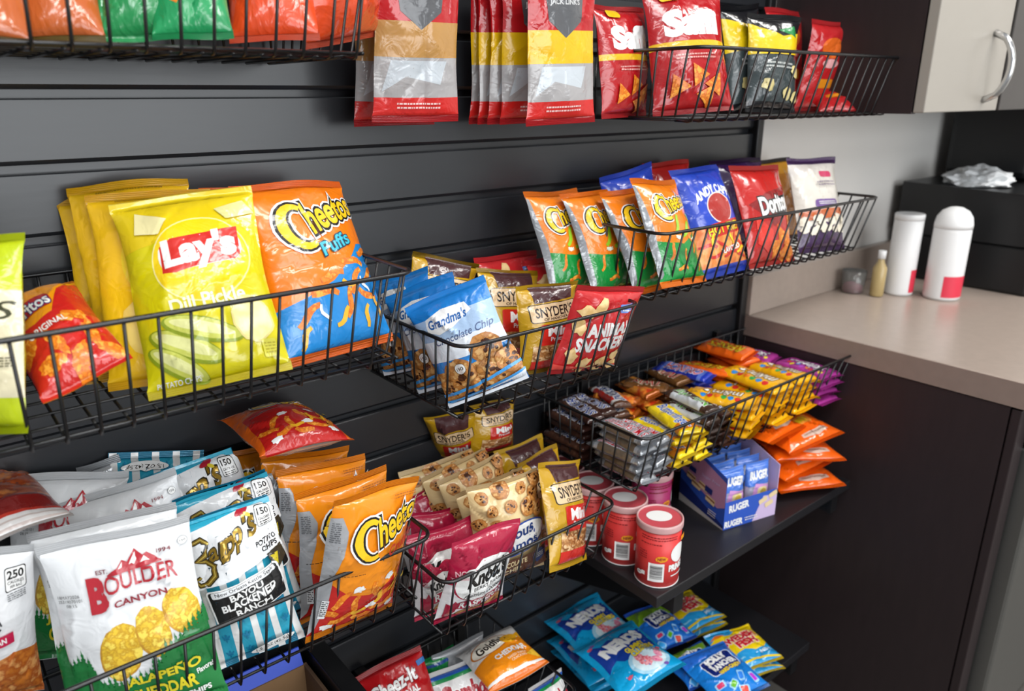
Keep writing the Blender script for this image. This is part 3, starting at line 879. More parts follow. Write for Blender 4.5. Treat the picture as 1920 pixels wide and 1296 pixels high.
def art_andy():
    a = Art(); w, h = 122, 185
    a.rect(-w/2, 8, w/2, 82, speck('d8702a', 'f0a050', 70, .4)); a.rect(-w/2, 8, w/2, 16, F_('2a44b0'))
    a.ell(6, 108, 30, 26, F_('f0e8e0')); a.ell(6, 108, 28, 24, F_('a82a22'));
    a.text("ANDY CAPP'S", 6, 140, 92, 15, WHT, b=.04, warp=arc(13))
    a.box(6, 74, 92, 22, F_('c8281c'), r=3, rot=4); a.outl('HOT FRIES', 6, 74, 80, 14, ((BLK, .06), (F_('f2d21a'), .02)), rot=4)
    curls(a, [(-40, 50), (-10, 46), (20, 52), (44, 46), (-24, 34), (8, 32), (36, 30)], F_('c8281c'), 34, 6, 9)
    curls(a, [(-30, 56), (14, 58), (40, 36)], F_('f2d21a'), 26, 5, 19)
    a.text('FLAVORED', 10, 40, 50, 8, WHT, b=.03, rot=6)
    return a
kind('andy', 'fries_snack_bag', 'snack bag', 122, 185, t=46, art=art_andy(), front=F_('2547c0', .28), back=F_('2547c0'), seed=71, sealmat=foil('2a4cc8', .28, 0, True))
def art_doritos():
    a = Art(); w, h = 165, 182
    a.poly([(-70, 110), (-20, 128), (70, 140), (74, 96), (20, 80), (-10, 66)], F_('8a1416')); a.poly([(-36, 112), (70, 126), (60, 92), (10, 84)], BLK)
    a.outl('Doritos', 6, 108, 100, 30, ((BLK, .1), (WHT, .04)), rot=5)
    for k, (x, y) in enumerate(((10, 50), (40, 40), (-10, 30), (54, 66), (28, 20), (60, 18))):
        q = k*1.3; a.poly([(x+24*math.cos(q+j*2.09), y+24*math.sin(q+j*2.09)) for j in range(3)], CHIPO)
    a.poly([(-60, 90), (-20, 60), (-30, 20), (-64, 40)], F_('d8382c'))
    return a
kind('doritos', 'tortilla_chip_bag', 'chip bag', 165, 182, t=52, art=art_doritos(), front=F_('b8201c', .26), back=F_('a01a18'), seed=75, sealmat=foil('c02a24', .26, 0, True))
kind('purple', 'tortilla_chip_bag', 'chip bag', 150, 182, t=36, art=None, front=F_('3c1f52', .28), seed=77, sealmat=foil('30183f', .28, 0, True))
kind('amber', 'chip_bag', 'chip bag', 140, 186, t=36, art=Art().rect(-70, 20, 70, 150, F_('d88a1c')), front=F_('eaa52a', .28), seed=78, sealmat=foil('2a1a16', .28, 0, True))
def art_pop():
    a = Art(); w, h = 140, 186; P = F_('3f2350')
    a.poly([(-70, 150), (70, 160), (70, 186), (-70, 186)], F_('e6ded6')); a.rect(-70, 172, 70, 186, P); a.box(14, 150, 40, 12, F_('d84a70'), r=5)
    a.poly([(-70, 8), (70, 8), (70, 52), (30, 46), (-10, 56), (-70, 46)], P); a.box(0, 92, 70, 16, F_('7a5a9a'), r=6); tiny(a, -26, 94, 52, 2, WHT, 4)
    a.poly([(-66, 60), (66, 66), (66, 84), (-66, 78)], F_('c8622a'))
    rr = random.Random(5)
    for k in range(26): a.ell(rr.uniform(-60, 60), rr.uniform(38, 66), 8, 7, F_('f0e6d0'), wob=.4, seed=k, n=12)
    tiny(a, -20, 132, 50, 2, F_('8a7a8a'), 6)
    return a
kind('pop', 'popcorn_bag', 'popcorn bag', 140, 186, t=52, art=art_pop(), front=F_('e4ddd2', .32), back=F_('e4ddd2'), seed=81, sealmat=foil('4a2a5c', .3, 0, True))
def art_cookie():
    a = Art(); w, h = 116, 150; B = F_('1f7fd0')
    a.poly([(-58, 82), (58, 70), (58, 118), (-58, 128)], F_('a9c4e4')); a.poly([(-58, 66), (58, 58), (58, 84), (-58, 96)], F_('e8eef6')); a.rect(-58, 124, 58, 150, B)
    a.poly([(-40, 108), (-36, 124), (-10, 130), (24, 128), (30, 116), (0, 104), (-24, 100)], WHT); a.text("Grandma's", -6, 116, 56, 12, F_('2a64a8'), b=.03, shear=.2)
    a.text('Chocolate Chip', 8, 90, 86, 13, F_('5a6a90'), b=.01, shear=.3)
    a.rect(-58, 12, 58, 50, COOK)
    for x, y, r, s in ((28, 62, 22, 3), (-20, 40, 24, 5), (22, 28, 22, 9), (-44, 22, 18, 12), (48, 36, 18, 15), (4, 16, 18, 18)): cookie(a, x, y, r, s, 9)
    a.poly([(-58, 20), (58, 30), (58, 26), (-58, 16)], F_('3f9ae0')); a.poly([(-58, 0), (58, 0), (58, 17), (-58, 11)], F_('e8eef6')); a.poly([(-58, 11), (58, 17), (58, 14), (-58, 8)], F_('3f9ae0'))
    a.ell(-14, 50, 7.5, 7.5, BLK); a.ell(-14, 50, 7, 7, WHT); a.text('190', -14, 50, 9, 4.5, BLK, b=.01)
    a.text('2 COOKIES', 20, 8, 34, 5, F_('2a64a8'))
    return a
kind('cookie', 'cookie_bag', 'cookie bag', 116, 150, t=40, art=art_cookie(), front=F_('2a86d6', .28), back=F_('c0c8d0', .3), seed=91, wr=1.2, sealmat=foil('2a86d6', .26, 0, True))
def art_snyder(w=116, h=176):
    a = Art()
    a.poly([(-w*.28, h*.80), (w*.36, h*.83), (w*.38, h*.97), (-w*.30, h*.97)], F_('4a2a2c')); 
    a.box(4, h*.70, w*.82, h*.20, BLK, r=6, rot=2); a.box(4, h*.70, w*.79, h*.185, F_('e2c39a'), r=5, rot=2); a.text("SNYDER'S", 4, h*.71, w*.66, h*.105, F_('241a18'), b=.02, rot=2); a.text('OF HANOVER', 4, h*.632, w*.42, h*.03, F_('241a18'), rot=2)
    a.box(8, h*.45, w*.62, h*.24, F_('c8281e'), r=4); a.text('Mini', 10, h*.49, w*.40, h*.10, WHT, b=.04); a.text('Pretzels', 10, h*.40, w*.32, h*.045, WHT, b=.01)
    a.rect(-w*.36, h*.16, w*.40, h*.335, PRETZ)
    for k in range(9):
        x, y = -w*.28 + w*.08*k, h*(.21+.07*(k % 2)); P = [(x+7*math.cos(q*.6), y+5*math.sin(q*.6)) for q in range(10)]; a.stroke(P, 2.6, speck('7a4a22', 'a8703a', 90))
    a.rect(-w*.36, h*.06, w*.40, h*.165, F_('c8281e'))
    return a
kind('snyder', 'pretzel_bag', 'pretzel bag', 116, 176, t=44, art=art_snyder(), front=F_('bf9418', .3), back=F_('b08818', .3), seed=95, wr=1.1, sealmat=foil('b8921c', .3, 0, True))
def art_animal():
    a = Art(); w, h = 140, 150
    a.text('ANIMAL', 8, 86, 86, 20, WHT, b=.045, rot=5); a.text('SNACKERS', 4, 60, 104, 22, WHT, b=.045, rot=5)
    a.box(34, 120, 28, 12, F_('6f8fd8'), r=2, rot=4); tiny(a, 24, 120, 20, 2, WHT, 4); tiny(a, 50, 124, 16, 2, F_('f0c8c0'), 3)
    for k, (x, y) in enumerate(((-46, 112), (-20, 124), (-52, 88), (50, 34), (20, 28), (-20, 22), (-48, 36), (56, 14), (-4, 12), (30, 10))):
        a.ell(x, y, 15, 10, speck('d8b070', 'eccb92', 90), rot=k*50, wob=.5, seed=k+3, n=14)
    a.poly([(-70, 8), (70, 8), (70, 12), (-70, 20)], F_('e04a40'))
    return a
kind('animal', 'cracker_bag', 'cracker bag', 140, 150, t=44, art=art_animal(), front=F_('c4262a', .28), back=F_('b02024'), seed=99, wr=1.3, sealmat=foil('cc3236', .28, 0, True))
def art_amos():
    a = Art(); w, h = 122, 172; rr = random.Random(8)
    for k, (x, y) in enumerate(((-42, 150), (-10, 158), (26, 152), (50, 140), (-30, 128), (2, 130), (34, 122), (-50, 110), (54, 112), (-24, 104), (52, 160), (-52, 84))):
        cookie(a, x, y, rr.uniform(9, 16), k+30, 7)
    a.ell(6, 76, 54, 26, F_('2a4a9a'), rot=12, n=36); a.ell(6, 76, 51, 23.5, WHT, rot=12, n=36)
    a.text('Famous', 0, 86, 70, 17, F_('24407e'), b=.03, shear=.25, rot=12); a.text('Amos', 14, 66, 54, 16, F_('24407e'), b=.03, shear=.25, rot=12)
    a.text('SINCE 1975', -6, 101, 32, 4.5, F_('24407e'), rot=16)
    a.poly([(-61, 12), (61, 12), (61, 46), (-61, 40)], F_('5a3220')); a.text('CHOCOLATE', -8, 34, 60, 9, F_('eed9a8'), b=.02, rot=3); a.text('CHIP', -4, 22, 34, 8, F_('eed9a8'), b=.02, rot=3)
    a.ell(46, 32, 13, 12, F_('24386e'), wob=.15, n=30); tiny(a, 38, 35, 16, 3, WHT, 3)
    return a
kind('amos', 'cookie_bag', 'cookie bag', 122, 172, t=42, art=art_amos(), front=F_('eccf98', .32), back=F_('d8bc88', .32), seed=103, wr=1.2, sealmat=foil('ecd2a0', .3, 0, True))
def art_knott():
    a = Art(); w, h = 118, 150; C = F_('a8183c')
    a.poly([(-59, 76), (59, 88), (59, 150), (-59, 150)], C)
    a.ell(4, 80, 56, 40, C, n=36); a.ell(4, 78, 52, 37, WHT, n=36)
    a.text("Knott's", 6, 88, 72, 26, BLK, b=.05, shear=.05, rot=6); a.text('BERRY FARM', 8, 68, 52, 6, BLK, b=.01, rot=6); a.text('Premium Cookies', 4, 56, 66, 8, F_('3a3a3a'), shear=.3, rot=5)
    a.text('NO', -44, 98, 15, 8, F_('f2b8c0'), b=.03, rot=6); a.text('Transfats', -44, 89, 24, 5.5, F_('f2b8c0'), b=.02, rot=6)
    a.poly([(-36, 24), (50, 34), (52, 52), (-34, 42)], C); a.text('RASPBERRY', 8, 38, 76, 13, WHT, b=.03, rot=6); a.text('Shortbread', 10, 24, 46, 8, F_('8a1838'), b=.02, shear=.25, rot=6)
    a.poly([(-52, 42), (-44, 38), (-40, 46), (-34, 40), (-32, 20), (-40, 12), (-52, 16)], C)
    for x, y, r in ((8, 6, 18), (34, 14, 17), (-16, 8, 14)):
        a.ell(x, y+6, r, r*.75, COOK, wob=.1, seed=int(r)); a.ell(x, y+7, r*.3, r*.22, F_('7a1428'))
    a.rect(-59, 0, 59, 7, C)
    return a
kind('knott', 'cookie_bag', 'cookie bag', 118, 150, t=34, art=art_knott(), front=F_('e6e2e4', .3), back=F_('d8d4d8', .3), seed=107, wr=1.2, sealmat=foil('b01c42', .26, 0, True))
def art_cheezit():
    a = Art(); w, h = 120, 150
    a.outl('Cheez-It', -4, 116, 84, 20, ((F_('7a1014'), .07), (WHT, .03)), rot=4, shear=.1); a.text('ORIGINAL', 6, 96, 58, 9, WHT, b=.04, rot=4)
    for k, (x, y, r) in enumerate(((24, 70, 8), (-6, 46, -14), (34, 34, 20), (-34, 24, 5), (6, 16, 40))):
        a.box(x, y, 34, 32, F_('c8601a'), rot=r, r=1); a.box(x+1, y+1, 31, 29, speck('e8861e', 'f5a83c', 90), rot=r, r=1); a.ell(x+1, y+1, 1.4, 1.4, F_('8a3c0c'), n=8)
    a.box(52, 128, 16, 8, F_('3a7ac0'), rot=6)
    return a
kind('cheezit', 'cracker_bag', 'cracker bag', 120, 150, t=40, art=art_cheezit(), front=F_('b8161c', .26), back=F_('a01418'), seed=111, wr=1.2, sealmat=foil('b81a20', .26, 0, True))
def art_combos():
    a = Art(); w, h = 120, 150
    a.outl('Combos', 4, 104, 100, 30, ((WHT, .1), (F_('b01c2c'), .05)), rot=-4)
    for x, y in ((-30, 50), (14, 40), (40, 64), (-6, 66)): a.ell(x, y, 15, 11, speck('a8642c', 'c88844', 90), wob=.1); a.ell(x+3, y, 7, 6, F_('f0d8a0'))
    a.rect(-60, 130, 60, 136, F_('1f8a4c')); a.rect(-60, 136, 60, 142, F_('2a58b0'))
    return a
kind('combos', 'cracker_bag', 'cracker bag', 120, 150, t=42, art=art_combos(), front=F_('e6e4e2', .26), back=F_('d8d8d8'), seed=115, wr=1.3, sealmat=foil('e2e0de', .26, 0, True))
kind('green', 'cracker_bag', 'cracker bag', 110, 140, t=34, art=Art().rect(-55, 0, 55, 100, WHT).ell(10, 86, 14, 8, COOK).rect(-55, 118, 55, 124, F_('2a58b0')), front=F_('1f9a4e', .26), back=F_('d8d8d8'), seed=117, sealmat=foil('1f9a4e', .26, 0, True))
kind('silver', 'chip_bag', 'chip bag', 130, 180, t=34, art=tiny(Art(), 20, 150, 34, 6, F_('6a6e74'), 3), front=F_('c4c7cb', .3, .25), seed=118, sealmat=foil('c4c7cb', .3, .2, True))
def art_goldfish():
    a = Art(); w, h = 118, 150; O = F_('f08e14')
    a.poly([(-59, 20), (59, 20), (59, 100), (30, 88), (-10, 78), (-59, 72)], O); a.rect(-59, 0, 59, 14, F_('e0701a')); a.rect(-59, 14, 59, 18, WHT)
    a.ell(-8, 100, 44, 24, F_('c07028'), rot=6, n=36); a.ell(-8, 100, 41, 21.5, F_('f6eede'), rot=6, n=36); a.text('Goldfish', -8, 100, 62, 20, F_('2a201a'), b=.03, rot=8)
    a.ell(30, 96, 19, 15, F_('f2b01c'), rot=20); a.poly([(44, 104), (58, 116), (56, 92)], F_('f2b01c')); a.ell(24, 100, 2, 2, BLK, n=10)
    a.text('CHEDDAR', 14, 62, 66, 12, WHT, b=.04, rot=6); a.text('BAKED SNACK', 20, 46, 40, 5.5, F_('fce8c8'), b=.01, rot=6); a.text('CRACKERS', 20, 38, 32, 5.5, F_('fce8c8'), b=.01, rot=6)
    a.poly([(36, 40), (56, 52), (56, 22)], F_('f2c23c')); tiny(a, -50, 122, 30, 3, F_('9a9a9a'))
    return a
kind('goldfish', 'cracker_bag', 'cracker bag', 118, 150, t=40, art=art_goldfish(), front=F_('e8e6e2', .26), back=F_('e0deda'), seed=121, wr=1.1, sealmat=foil('e6e4e0', .26, 0, True))
def art_nerds():
    a = Art(); w, h = 140, 156; D = F_('1c3f9c')
    a.poly([(-60, 70)] + [(-60 + 120*k/10, 122 + 6*math.sin(k*2.1)) for k in range(11)] + [(60, 76)] + [(60 - 120*k/10, 66 + 7*math.sin(k*1.7)) for k in range(11)], D)
    a.ell(20, 44, 44, 30, F_('a8d8ee')); a.ell(20, 44, 36, 24, F_('d8eef6'))
    for k, (x, y, c) in enumerate(((8, 46, 'd02a3c'), (14, 40, 'e05a6a'), (44, 48, 'e070a0'), (4, 54, 'c83048'), (30, 36, 'd84a8a'))): a.ell(x, y, 11, 8, speck(c, 'f0b0b8', 260), rot=k*40, wob=.4, seed=k, n=16)
    for k, (x, y) in enumerate(((-52, 128), (-44, 132), (-36, 30), (40, 20), (56, 60))): a.ell(x, y, 5, 3.5, F_(('e0607a', '7a5ab0')[k % 2]), wob=.3, seed=k)
    a.outl('NERDS', 2, 104, 98, 28, ((D, .12), (WHT, .07)), rot=8, warp=lambda x, y, W, H: (x*W/2, y*H/2*(.85+.2*math.cos(9*x))))
    a.outl('GUMMY', 14, 80, 46, 11, ((D, .1), (F_('f2d81c'), .05)), rot=8); a.outl('CLUSTERS', 24, 69, 56, 11, ((D, .1), (F_('f2d81c'), .05)), rot=8)
    rr = random.Random(2)
    for k in range(30): a.ell(rr.uniform(-64, 64), rr.uniform(12, 140), 1.4, 1.4, F_(rr.choice(('6ac8f0', '3a64c8', 'b8a0e0'))), n=8)
    return a
kind('nerds', 'candy_bag', 'candy bag', 140, 156, t=32, art=art_nerds(), front=F_('129fd6', .24), back=F_('1a86c0'), seed=125, wr=1.2, sealmat=foil('22aee0', .22, 0, True))
def art_jolly(green=False):
    a = Art(); w, h = 140, 160; D = F_('14246e')
    if green: a.rect(-70, 100, 70, 150, F_('6f9a1e'))
    else: a.rect(-70, 120, 70, 160, F_('2a6cd0'))
    a.box(4, 92, 92, 52, F_('e8f0fa'), rot=8, r=8); a.box(4, 92, 88, 48, D, rot=8, r=7)
    a.text('JOLLY', 0, 104, 60, 20, WHT, b=.08, rot=8); a.text('RANCHER', 8, 86, 70, 14, WHT, b=.05, rot=8); a.outl('HARD CANDY', 14, 70, 66, 9, ((D, .1), (F_('f2d21c'), .05)), rot=8)
    for k, (x, y, c) in enumerate(((-40, 40, 'd83a6a'), (-10, 30, '6ab81e'), (20, 42, '3a8af0'), (48, 30, 'c03ad0'), (-50, 16, '3aa8f0'), (8, 14, 'e04a3a'))):
        a.box(x, y, 26, 15, F_('9ad0f4'), rot=k*33, r=3); a.box(x, y, 18, 11, F_(c), rot=k*33, r=3)
    return a
kind('jolly', 'candy_bag', 'candy bag', 140, 160, t=34, art=art_jolly(), front=F_('1c7fd8', .22), back=F_('1c6cc0'), seed=131, wr=1.4, sealmat=foil('1c78d0', .22, 0, True))
kind('jollyg', 'candy_bag', 'candy bag', 140, 160, t=34, art=art_jolly(True), front=F_('1f70d0', .22), back=F_('1c6cc0'), seed=133, wr=1.4, sealmat=foil('2a5cc8', .22, 0, True))
def art_fish():
    a = Art(); w, h = 140, 160; Y, B = F_('f0cf14'), F_('2a9ad8')
    a.poly([(-70, 64), (-40, 54), (-10, 60), (20, 48), (50, 54), (70, 70), (70, 160), (-70, 160)], Y)
    a.poly([(-70, 128), (-40, 140), (-10, 130), (10, 142), (10, 160), (-70, 160)], B); a.poly([(-66, 136), (-44, 146), (-20, 138), (-40, 132)], F_('e87a1c'))
    for m, b in ((F_('f6e0dc'), .12), (F_('c81f2c'), .06)):
        a.text('SWEDISH', 2, 108, 108, 22, m, b=b, rot=7); a.text('FISH', 12, 82, 64, 22, m, b=b, rot=7)
    a.text('MINI', 44, 40, 34, 11, F_('cfe6f6'), b=.04, rot=6)
    curls(a, [(-40, 36), (0, 26), (36, 22), (-20, 14)], F_('8ad0f0'), 30, 5, 2); a.poly([(-70, 18), (0, 26), (70, 14), (70, 9), (0, 20), (-70, 12)], Y)
    return a
kind('fish', 'candy_bag', 'candy bag', 140, 160, t=26, art=art_fish(), front=F_('2a9ad8', .24), back=F_('2a8ac8'), seed=137, wr=1.2, sealmat=foil('e8c81c', .24, 0, True))
def art_orange():
    a = Art(); a.box(10, 60, 70, 24, F_('f09a3a'), rot=8, r=6); a.text("Reese's", 6, 62, 58, 18, F_('f6d81c'), b=.04, rot=8, shear=.2); a.poly([(-20, 20), (20, 16), (50, 22), (48, 30), (-18, 28)], F_('d0b8a8')); tiny(a, -14, 25, 56, 2, F_('7a5040')); return a
kind('orange', 'candy_bag', 'candy bag', 140, 110, t=34, art=art_orange(), front=F_('f0620e', .28), back=F_('e85a0c'), seed=141, wr=1.4, sealmat=foil('f0640e', .28, 0, True))
# hanging and top row bags (far out of focus in the photograph)
def art_jerky(band):
    a = Art(); w, h = 120, 215
    a.rect(-60, 32, 60, 86, F_('a9a6a6')); a.poly([(-50, 40), (-20, 60), (30, 50), (40, 80), (-40, 80)], F_('c3cad0')); a.rect(-60, 84, 60, 128, F_(band)); a.rect(-60, 10, 60, 33, F_('cc221e'))
    a.poly([(-34, 176), (0, 186), (36, 176), (30, 140), (0, 118), (-30, 140)], F_('58595c')); a.text("JACK LINK'S", 0, 164, 54, 9, F_('c8c8c8'), b=.03); tiny(a, -30, 24, 60, 2, F_('f0c8c4'), 5)
    return a
kind('jerky', 'jerky_bag', 'jerky bag', 120, 215, t=20, art=art_jerky('b98a4c'), front=F_('b81a20', .24), back=F_('8a1216'), seed=145, sealmat=foil('b81a20', .24, 0, True))
kind('jerkyy', 'jerky_bag', 'jerky bag', 120, 215, t=20, art=art_jerky('e8b80c'), front=F_('b81a20', .24), back=F_('8a1216'), seed=147, sealmat=foil('b81a20', .24, 0, True))
def art_redtop():
    a = Art(); w, h = 140, 190
    a.rect(-70, 96, 70, 106, F_('e8b818')); a.text('Saffi', 0, 134, 92, 34, WHT, b=.07, rot=2); tiny(a, -36, 84, 70, 2, F_('e8a8a0'), 5)
    for k, (x, y) in enumerate(((0, 54), (30, 40), (-34, 40), (16, 24))): a.poly([(x+20*math.cos(k+j*2.09), y+20*math.sin(k+j*2.09)) for j in range(3)], CHIPO)
    a.box(-34, 172, 30, 12, F_('e8b818'), r=5)
    return a
kind('redtop', 'tortilla_chip_bag', 'chip bag', 140, 190, t=50, art=art_redtop(), front=F_('b0181e', .26), back=F_('901418'), seed=151, sealmat=foil('b8242a', .26, 0, True))
def art_blackyellow():
    a = Art(); a.poly([(-60, 104), (60, 108), (60, 150), (10, 140), (-60, 160)], F_('e8c410')); a.poly([(0, 150), (50, 140), (40, 160)], F_('2a8a4a')); a.rect(-60, 20, 60, 104, F_('3a4446')); tiny(a, -36, 88, 70, 2, F_('c8ccc8'), 7)
    for x, y in ((40, 76), (-30, 50), (20, 36), (46, 30)): a.ell(x, y, 12, 11, F_('d8c888'), wob=.4, n=14, seed=int(x)+80)
    return a
kind('blackyellow', 'popcorn_bag', 'popcorn bag', 120, 180, t=44, art=art_blackyellow(), front=F_('15161a', .26), seed=155, sealmat=foil('17181c', .26, 0, True))
def art_redplain():
    a = Art(); a.ell(0, 130, 34, 20, F_('e86a20')); a.box(0, 60, 50, 18, F_('e8921c'), r=4); a.ell(0, 100, 24, 9, F_('f0b0b0')); return a
kind('redplain', 'chip_bag', 'chip bag', 120, 180, t=36, art=art_redplain(), front=F_('c02024', .26), seed=157, sealmat=foil('c83034', .26, 0, True))
kind('redorange', 'chip_bag', 'chip bag', 160, 200, t=60, art=Art().box(20, 80, 70, 26, F_('f08a60'), r=6), front=F_('e04a1c', .3), seed=161, sealmat=foil('d8583a', .3, 0, True))
kind('greenorange', 'chip_bag', 'chip bag', 140, 190, t=50, art=Art().poly([(-70, 0), (0, 60), (70, 30), (70, 190), (-30, 190)], F_('f0921c')).poly([(-70, 80), (0, 20), (20, 0), (-70, 0)], F_('1c8a4a')), front=F_('1c8a4a', .3), seed=163, sealmat=foil('1c8a4a', .3, 0, True))
kind('greenwhite', 'chip_bag', 'chip bag', 140, 190, t=50, art=Art().rect(-70, 50, 70, 190, F_('c8ccd4')).poly([(-70, 50), (-20, 30), (20, 60), (-70, 90)], F_('e8861c')), front=F_('1f9a5a', .3), seed=165, sealmat=foil('1f9a5a', .3, 0, True))
kind('copper', 'chip_bag', 'chip bag', 140, 190, t=56, art=Art().ell(-20, 70, 30, 24, speck('d8a070', 'f0d0b0', 40)).ell(30, 60, 26, 24, speck('b8703a', 'e0b080', 40)), front=F_('c0602c', .26), seed=167, sealmat=foil('6a5a2a', .3, 0, True))

# ---- bars: same film bag, boxier; lettering runs along the length
def bar_art(w, L, word, wm, om, ground=None, band=None, W=.6, H=.55, flip=False, extra=None):
    a = Art()
    if ground: a.poly([(-w/2, L*.14), (w/2, L*.14), (w/2, L*.86), (-w/2, L*.86)], ground)
    if band: a.rect(-w*.5, L*.2, -w*.28, L*.8, band)
    if extra: extra(a)
    r = -90 if flip else 90
    lay = ((om, .06), (wm, .015)) if om else ((wm, .03),)
    if word: a.outl(word, 0, L/2, L*W, w*H, lay, rot=r, shear=.15)
    return a
def barkind(key, oname, cat, w, L, t, art, col, seed, metal=0, sealcol=None, rough=.26):
    kind(key, oname, cat, w, L, t=t, art=art, front=F_(col, rough, metal), back=F_(col, rough, metal), seed=seed, seal=9, pinch=.0, pu=5, qu=.55, pv=.16, wr=.8, curl=.35, nu=12, nv=28, sealmat=foil(sealcol or col, rough, metal, True))
barkind('snickers', 'chocolate_bar', 'chocolate bar', 38, 130, 20, bar_art(38, 130, 'SNICKERS', F_('24408e'), WHT, F_('4a2c22'), F_('54362a'), .66, .5), '3a221c', 201)
barkind('muskie', 'chocolate_bar', 'chocolate bar', 40, 150, 20, bar_art(40, 150, '3 MUSKETEERS', F_('b81e2c'), F_('e8ecf2'), F_('c4cad2', .22, .5), F_('8a7a68', .3, .5), .72, .42), 'b4b8be', 203, .65)
barkind('butter', 'chocolate_bar', 'chocolate bar', 42, 140, 22, bar_art(42, 140, 'Butterfinger', F_('1f58b8'), WHT, F_('f2d21c'), None, .7, .55, True, lambda a: a.poly([(-21, 16), (21, 16), (21, 36), (0, 44), (-21, 34)], F_('c8741e'))), 'f2cf1a', 205, 0, 'f2d83a')
barkind('milky', 'chocolate_bar', 'chocolate bar', 40, 132, 20, bar_art(40, 132, 'Milky Way', F_('5aa83c'), WHT, F_('4a3226'), F_('c8ccd0'), .66, .55), '3c2a22', 207)
barkind('twix', 'chocolate_bar', 'chocolate bar', 40, 128, 18, bar_art(40, 128, 'TWIX', F_('c81f28'), F_('f2e8c8'), F_('8a5a2c', .3, .3), None, .55, .6), '7a5028', 209, .3)
barkind('goldred', 'chocolate_bar', 'chocolate bar', 44, 120, 22, bar_art(44, 120, None, F_('f2c83c'), F_('a81c12'), speck('d03a1a', 'f0a03a', 60, .2), None, .6, .4), 'b8601c', 211, .35)
barkind('crunch', 'chocolate_bar', 'chocolate bar', 46, 150, 16, bar_art(46, 150, 'CRUNCH', F_('c82430'), F_('e8ecf6'), F_('5a74c8'), F_('1c2f9c'), .6, .6), '2038b0', 213)
barkind('reese', 'candy_packet', 'candy packet', 62, 150, 18, bar_art(62, 150, "REESE'S", F_('f2d01c'), F_('8a3a10'), None, None, .6, .5), 'f2660e', 215)
barkind('mm', 'candy_packet', 'candy packet', 72, 150, 22, bar_art(72, 150, 'm&m\'s', F_('f4ead8'), F_('4a2616'), None, None, .5, .42, False, lambda a: [a.ell(-22, 40+14*k, 7, 6, F_(c)) for k, c in enumerate(('d8342c', '2a8ad8', '3aa84a', 'e8781c', 'd8342c', '2a8ad8'))] and a.text('PEANUT', 24, 75, 60, 8, F_('4a2616'), rot=90)), 'f2b20e', 217)
barkind('skittles', 'candy_packet', 'candy packet', 68, 150, 20, bar_art(68, 150, 'Skittles', WHT, F_('5a1a6a'), None, None, .62, .4, False, lambda a: [a.ell(-20+6*(k % 2), 24+13*k, 6, 5, F_(c)) for k, c in enumerate(('e8d01c', '3aa84a', 'd83a3a', 'e8801c', 'b048c0', '4a8ae0', 'e8d01c', 'd83a3a'))]), 'a8358e', 219)
barkind('almond', 'chocolate_bar', 'chocolate bar', 38, 130, 20, bar_art(38, 130, 'SNICKERS', F_('24408e'), WHT, F_('e0dcd8'), F_('b8281e'), .66, .5), '5a3a2a', 223)
